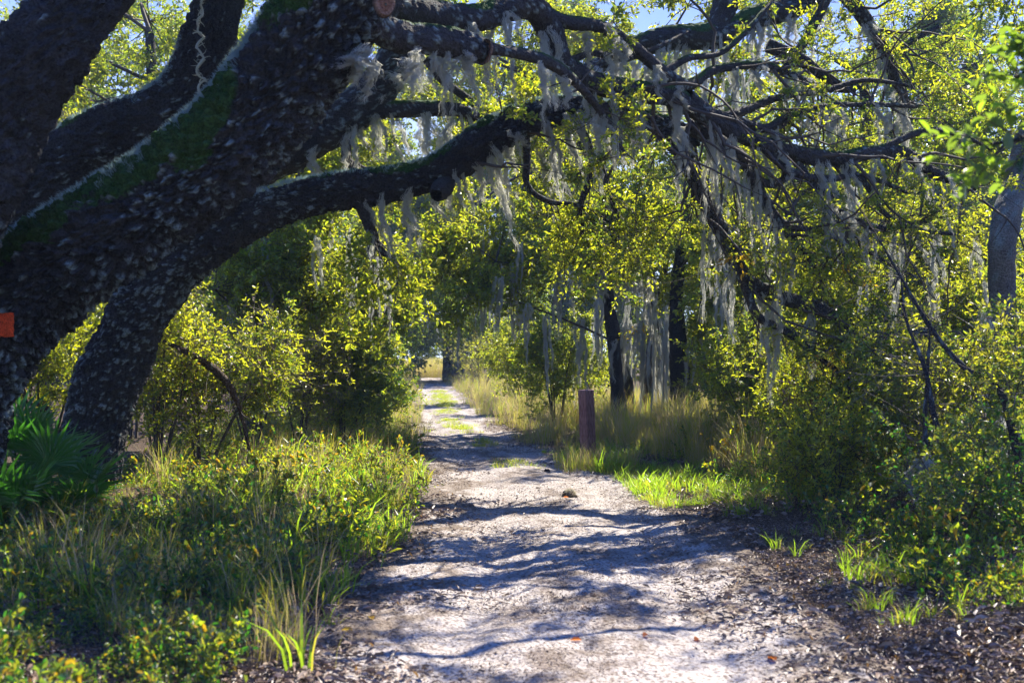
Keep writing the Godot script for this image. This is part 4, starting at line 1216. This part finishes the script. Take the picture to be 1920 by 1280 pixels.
	for k in leafy.size():
		var q: Array = leafy[k]
		var d: float = EYE * F / (q[1] - HOR)
		var pos := ground_at(q[0], d)
		pos.y += relief(pos.x, pos.z) + 0.012
		var f := thing("fallen_leaf", q[2], "leaf", pos, "coloured leaves fallen on the trail")
		var lm := MB.new()
		add_leaf(lm, Vector3.ZERO, Vector3(cos(k * 2.1), 0.12, sin(k * 2.1)).normalized(), Vector3(0.2, 1, 0.15).normalized(), 0.07, 0.04)
		part("blade", commit(lm, M.gold if k > 6 else M.rust), f)
	# bamboo-like grass shoots
	for a in [["tall bright bamboo-like grass shoot leaning over the trail edge", 650, 9.7, 0.42], ["smaller bamboo-like grass shoot nearer the sand", 715, 9.0, 0.28]]:
		var pos := ground_at(a[1], a[2])
		var f := thing("grass_shoot", a[0], "grass plant", pos, "bamboo-like grass shoots")
		var sm := MB.new()
		twig(sm, Vector3.ZERO, Vector3(0.03, a[3] * 0.6, 0), Vector3(0.09, a[3], 0.03), 0.003, 0.002, 4)
		part("stem", commit(sm, M.grass), f)
		for k in 7:
			var lm := MB.new()
			var y: float = a[3] * (0.35 + 0.1 * k)
			var an := k * 2.4
			add_leaf(lm, Vector3(0.02 + 0.01 * k, minf(y, a[3]), 0.0), Vector3(cos(an), 0.45, sin(an)).normalized(), Vector3(0.1, 1, 0.3).normalized(), 0.16, 0.018)
			part("leaf", commit(lm, M.lime), f)

func lump(called: String, label: String, category: String, px: float, d: float, r: float, c: Color, shaggy: bool) -> void:
	var pos := ground_at(px, d)
	var t := thing(called, label, category, pos)
	var mb := MB.new()
	for k in 11:
		for j in 16:
			var a := TAU * j / 16.0
			var e := PI * k / 10.0
			var o := Vector3(sin(e) * cos(a), cos(e) * 0.62, sin(e) * sin(a))
			mb.v.append(o * r * (1.0 + 0.9 * n2.get_noise_3dv(o * 16.0 + pos * 9.0)) + Vector3(0, r * 0.4, 0))
			mb.c.append(c * rr(0.7, 1.3))
			if k:
				var p := k * 16 + j
				var s := k * 16 + (j + 1) % 16
				mb.i.append_array(PackedInt32Array([p, p - 16, s, s, p - 16, s - 16]))
	part("body", commit(mb, M.bark), t)
	if shaggy:
		var where := []
		for k in 90:
			var o := rand_dir()
			o.y = absf(o.y)
			where.append(Transform3D(Basis(o.cross(rand_dir()).normalized(), o, Vector3.UP).orthonormalized() * rr(0.3, 0.6), o * r * 0.8 + Vector3(0, r * 0.25, 0)))
		many("strands", tuft(20, 0.06, 0.003, 0.05, [M.straw, M.moss], 1.2), where, t)

func post_mesh() -> Array:
	var out := []
	var m := ground_mat(noise_picture(256, 0.03, [[0.0, 0.5, 1.0], [Color(0.4, 0.36, 0.36), Color(0.8, 0.77, 0.77), Color(1, 1, 1)]], 5, 31), noise_picture(256, 0.05, [], 5, 32), 2.2, 1.5)
	m.uv1_scale = Vector3(7.0, 0.8, 7.0)
	m.roughness = 0.6
	for which in 2:
		var mb := MB.new()
		var h := 0.088
		var b := 0.008
		var ring := [Vector2(h, -h + b), Vector2(h, h - b), Vector2(h - b, h), Vector2(-h + b, h), Vector2(-h, h - b), Vector2(-h, -h + b), Vector2(-h + b, -h), Vector2(h - b, -h)]
		var levels := [[-0.12, 1.0], [1.02, 1.0], [1.024, 0.94], [1.036, 0.94], [1.04, 1.0]] if which == 0 else [[1.04, 1.0], [1.125, 1.0], [1.135, 0.93], [1.137, 0.0]]
		var st := SurfaceTool.new()
		st.begin(Mesh.PRIMITIVE_TRIANGLES)
		for k in range(1, levels.size()):
			for j in 8:
				var quad := []
				for e in [[k - 1, j], [k, j], [k, (j + 1) % 8], [k - 1, (j + 1) % 8]]:
					var q: Vector2 = ring[e[1]] * levels[e[0]][1]
					quad.append(Vector3(q.x, levels[e[0]][0], q.y))
				for e in [0, 1, 2, 0, 2, 3]:
					st.set_color(Color(0.34, 0.215, 0.23) if which == 0 else Color(0.38, 0.25, 0.265))
					st.set_smooth_group(-1)
					st.add_vertex(quad[e])
		st.generate_normals()
		st.set_material(m)
		out.append(st.commit())
	return out
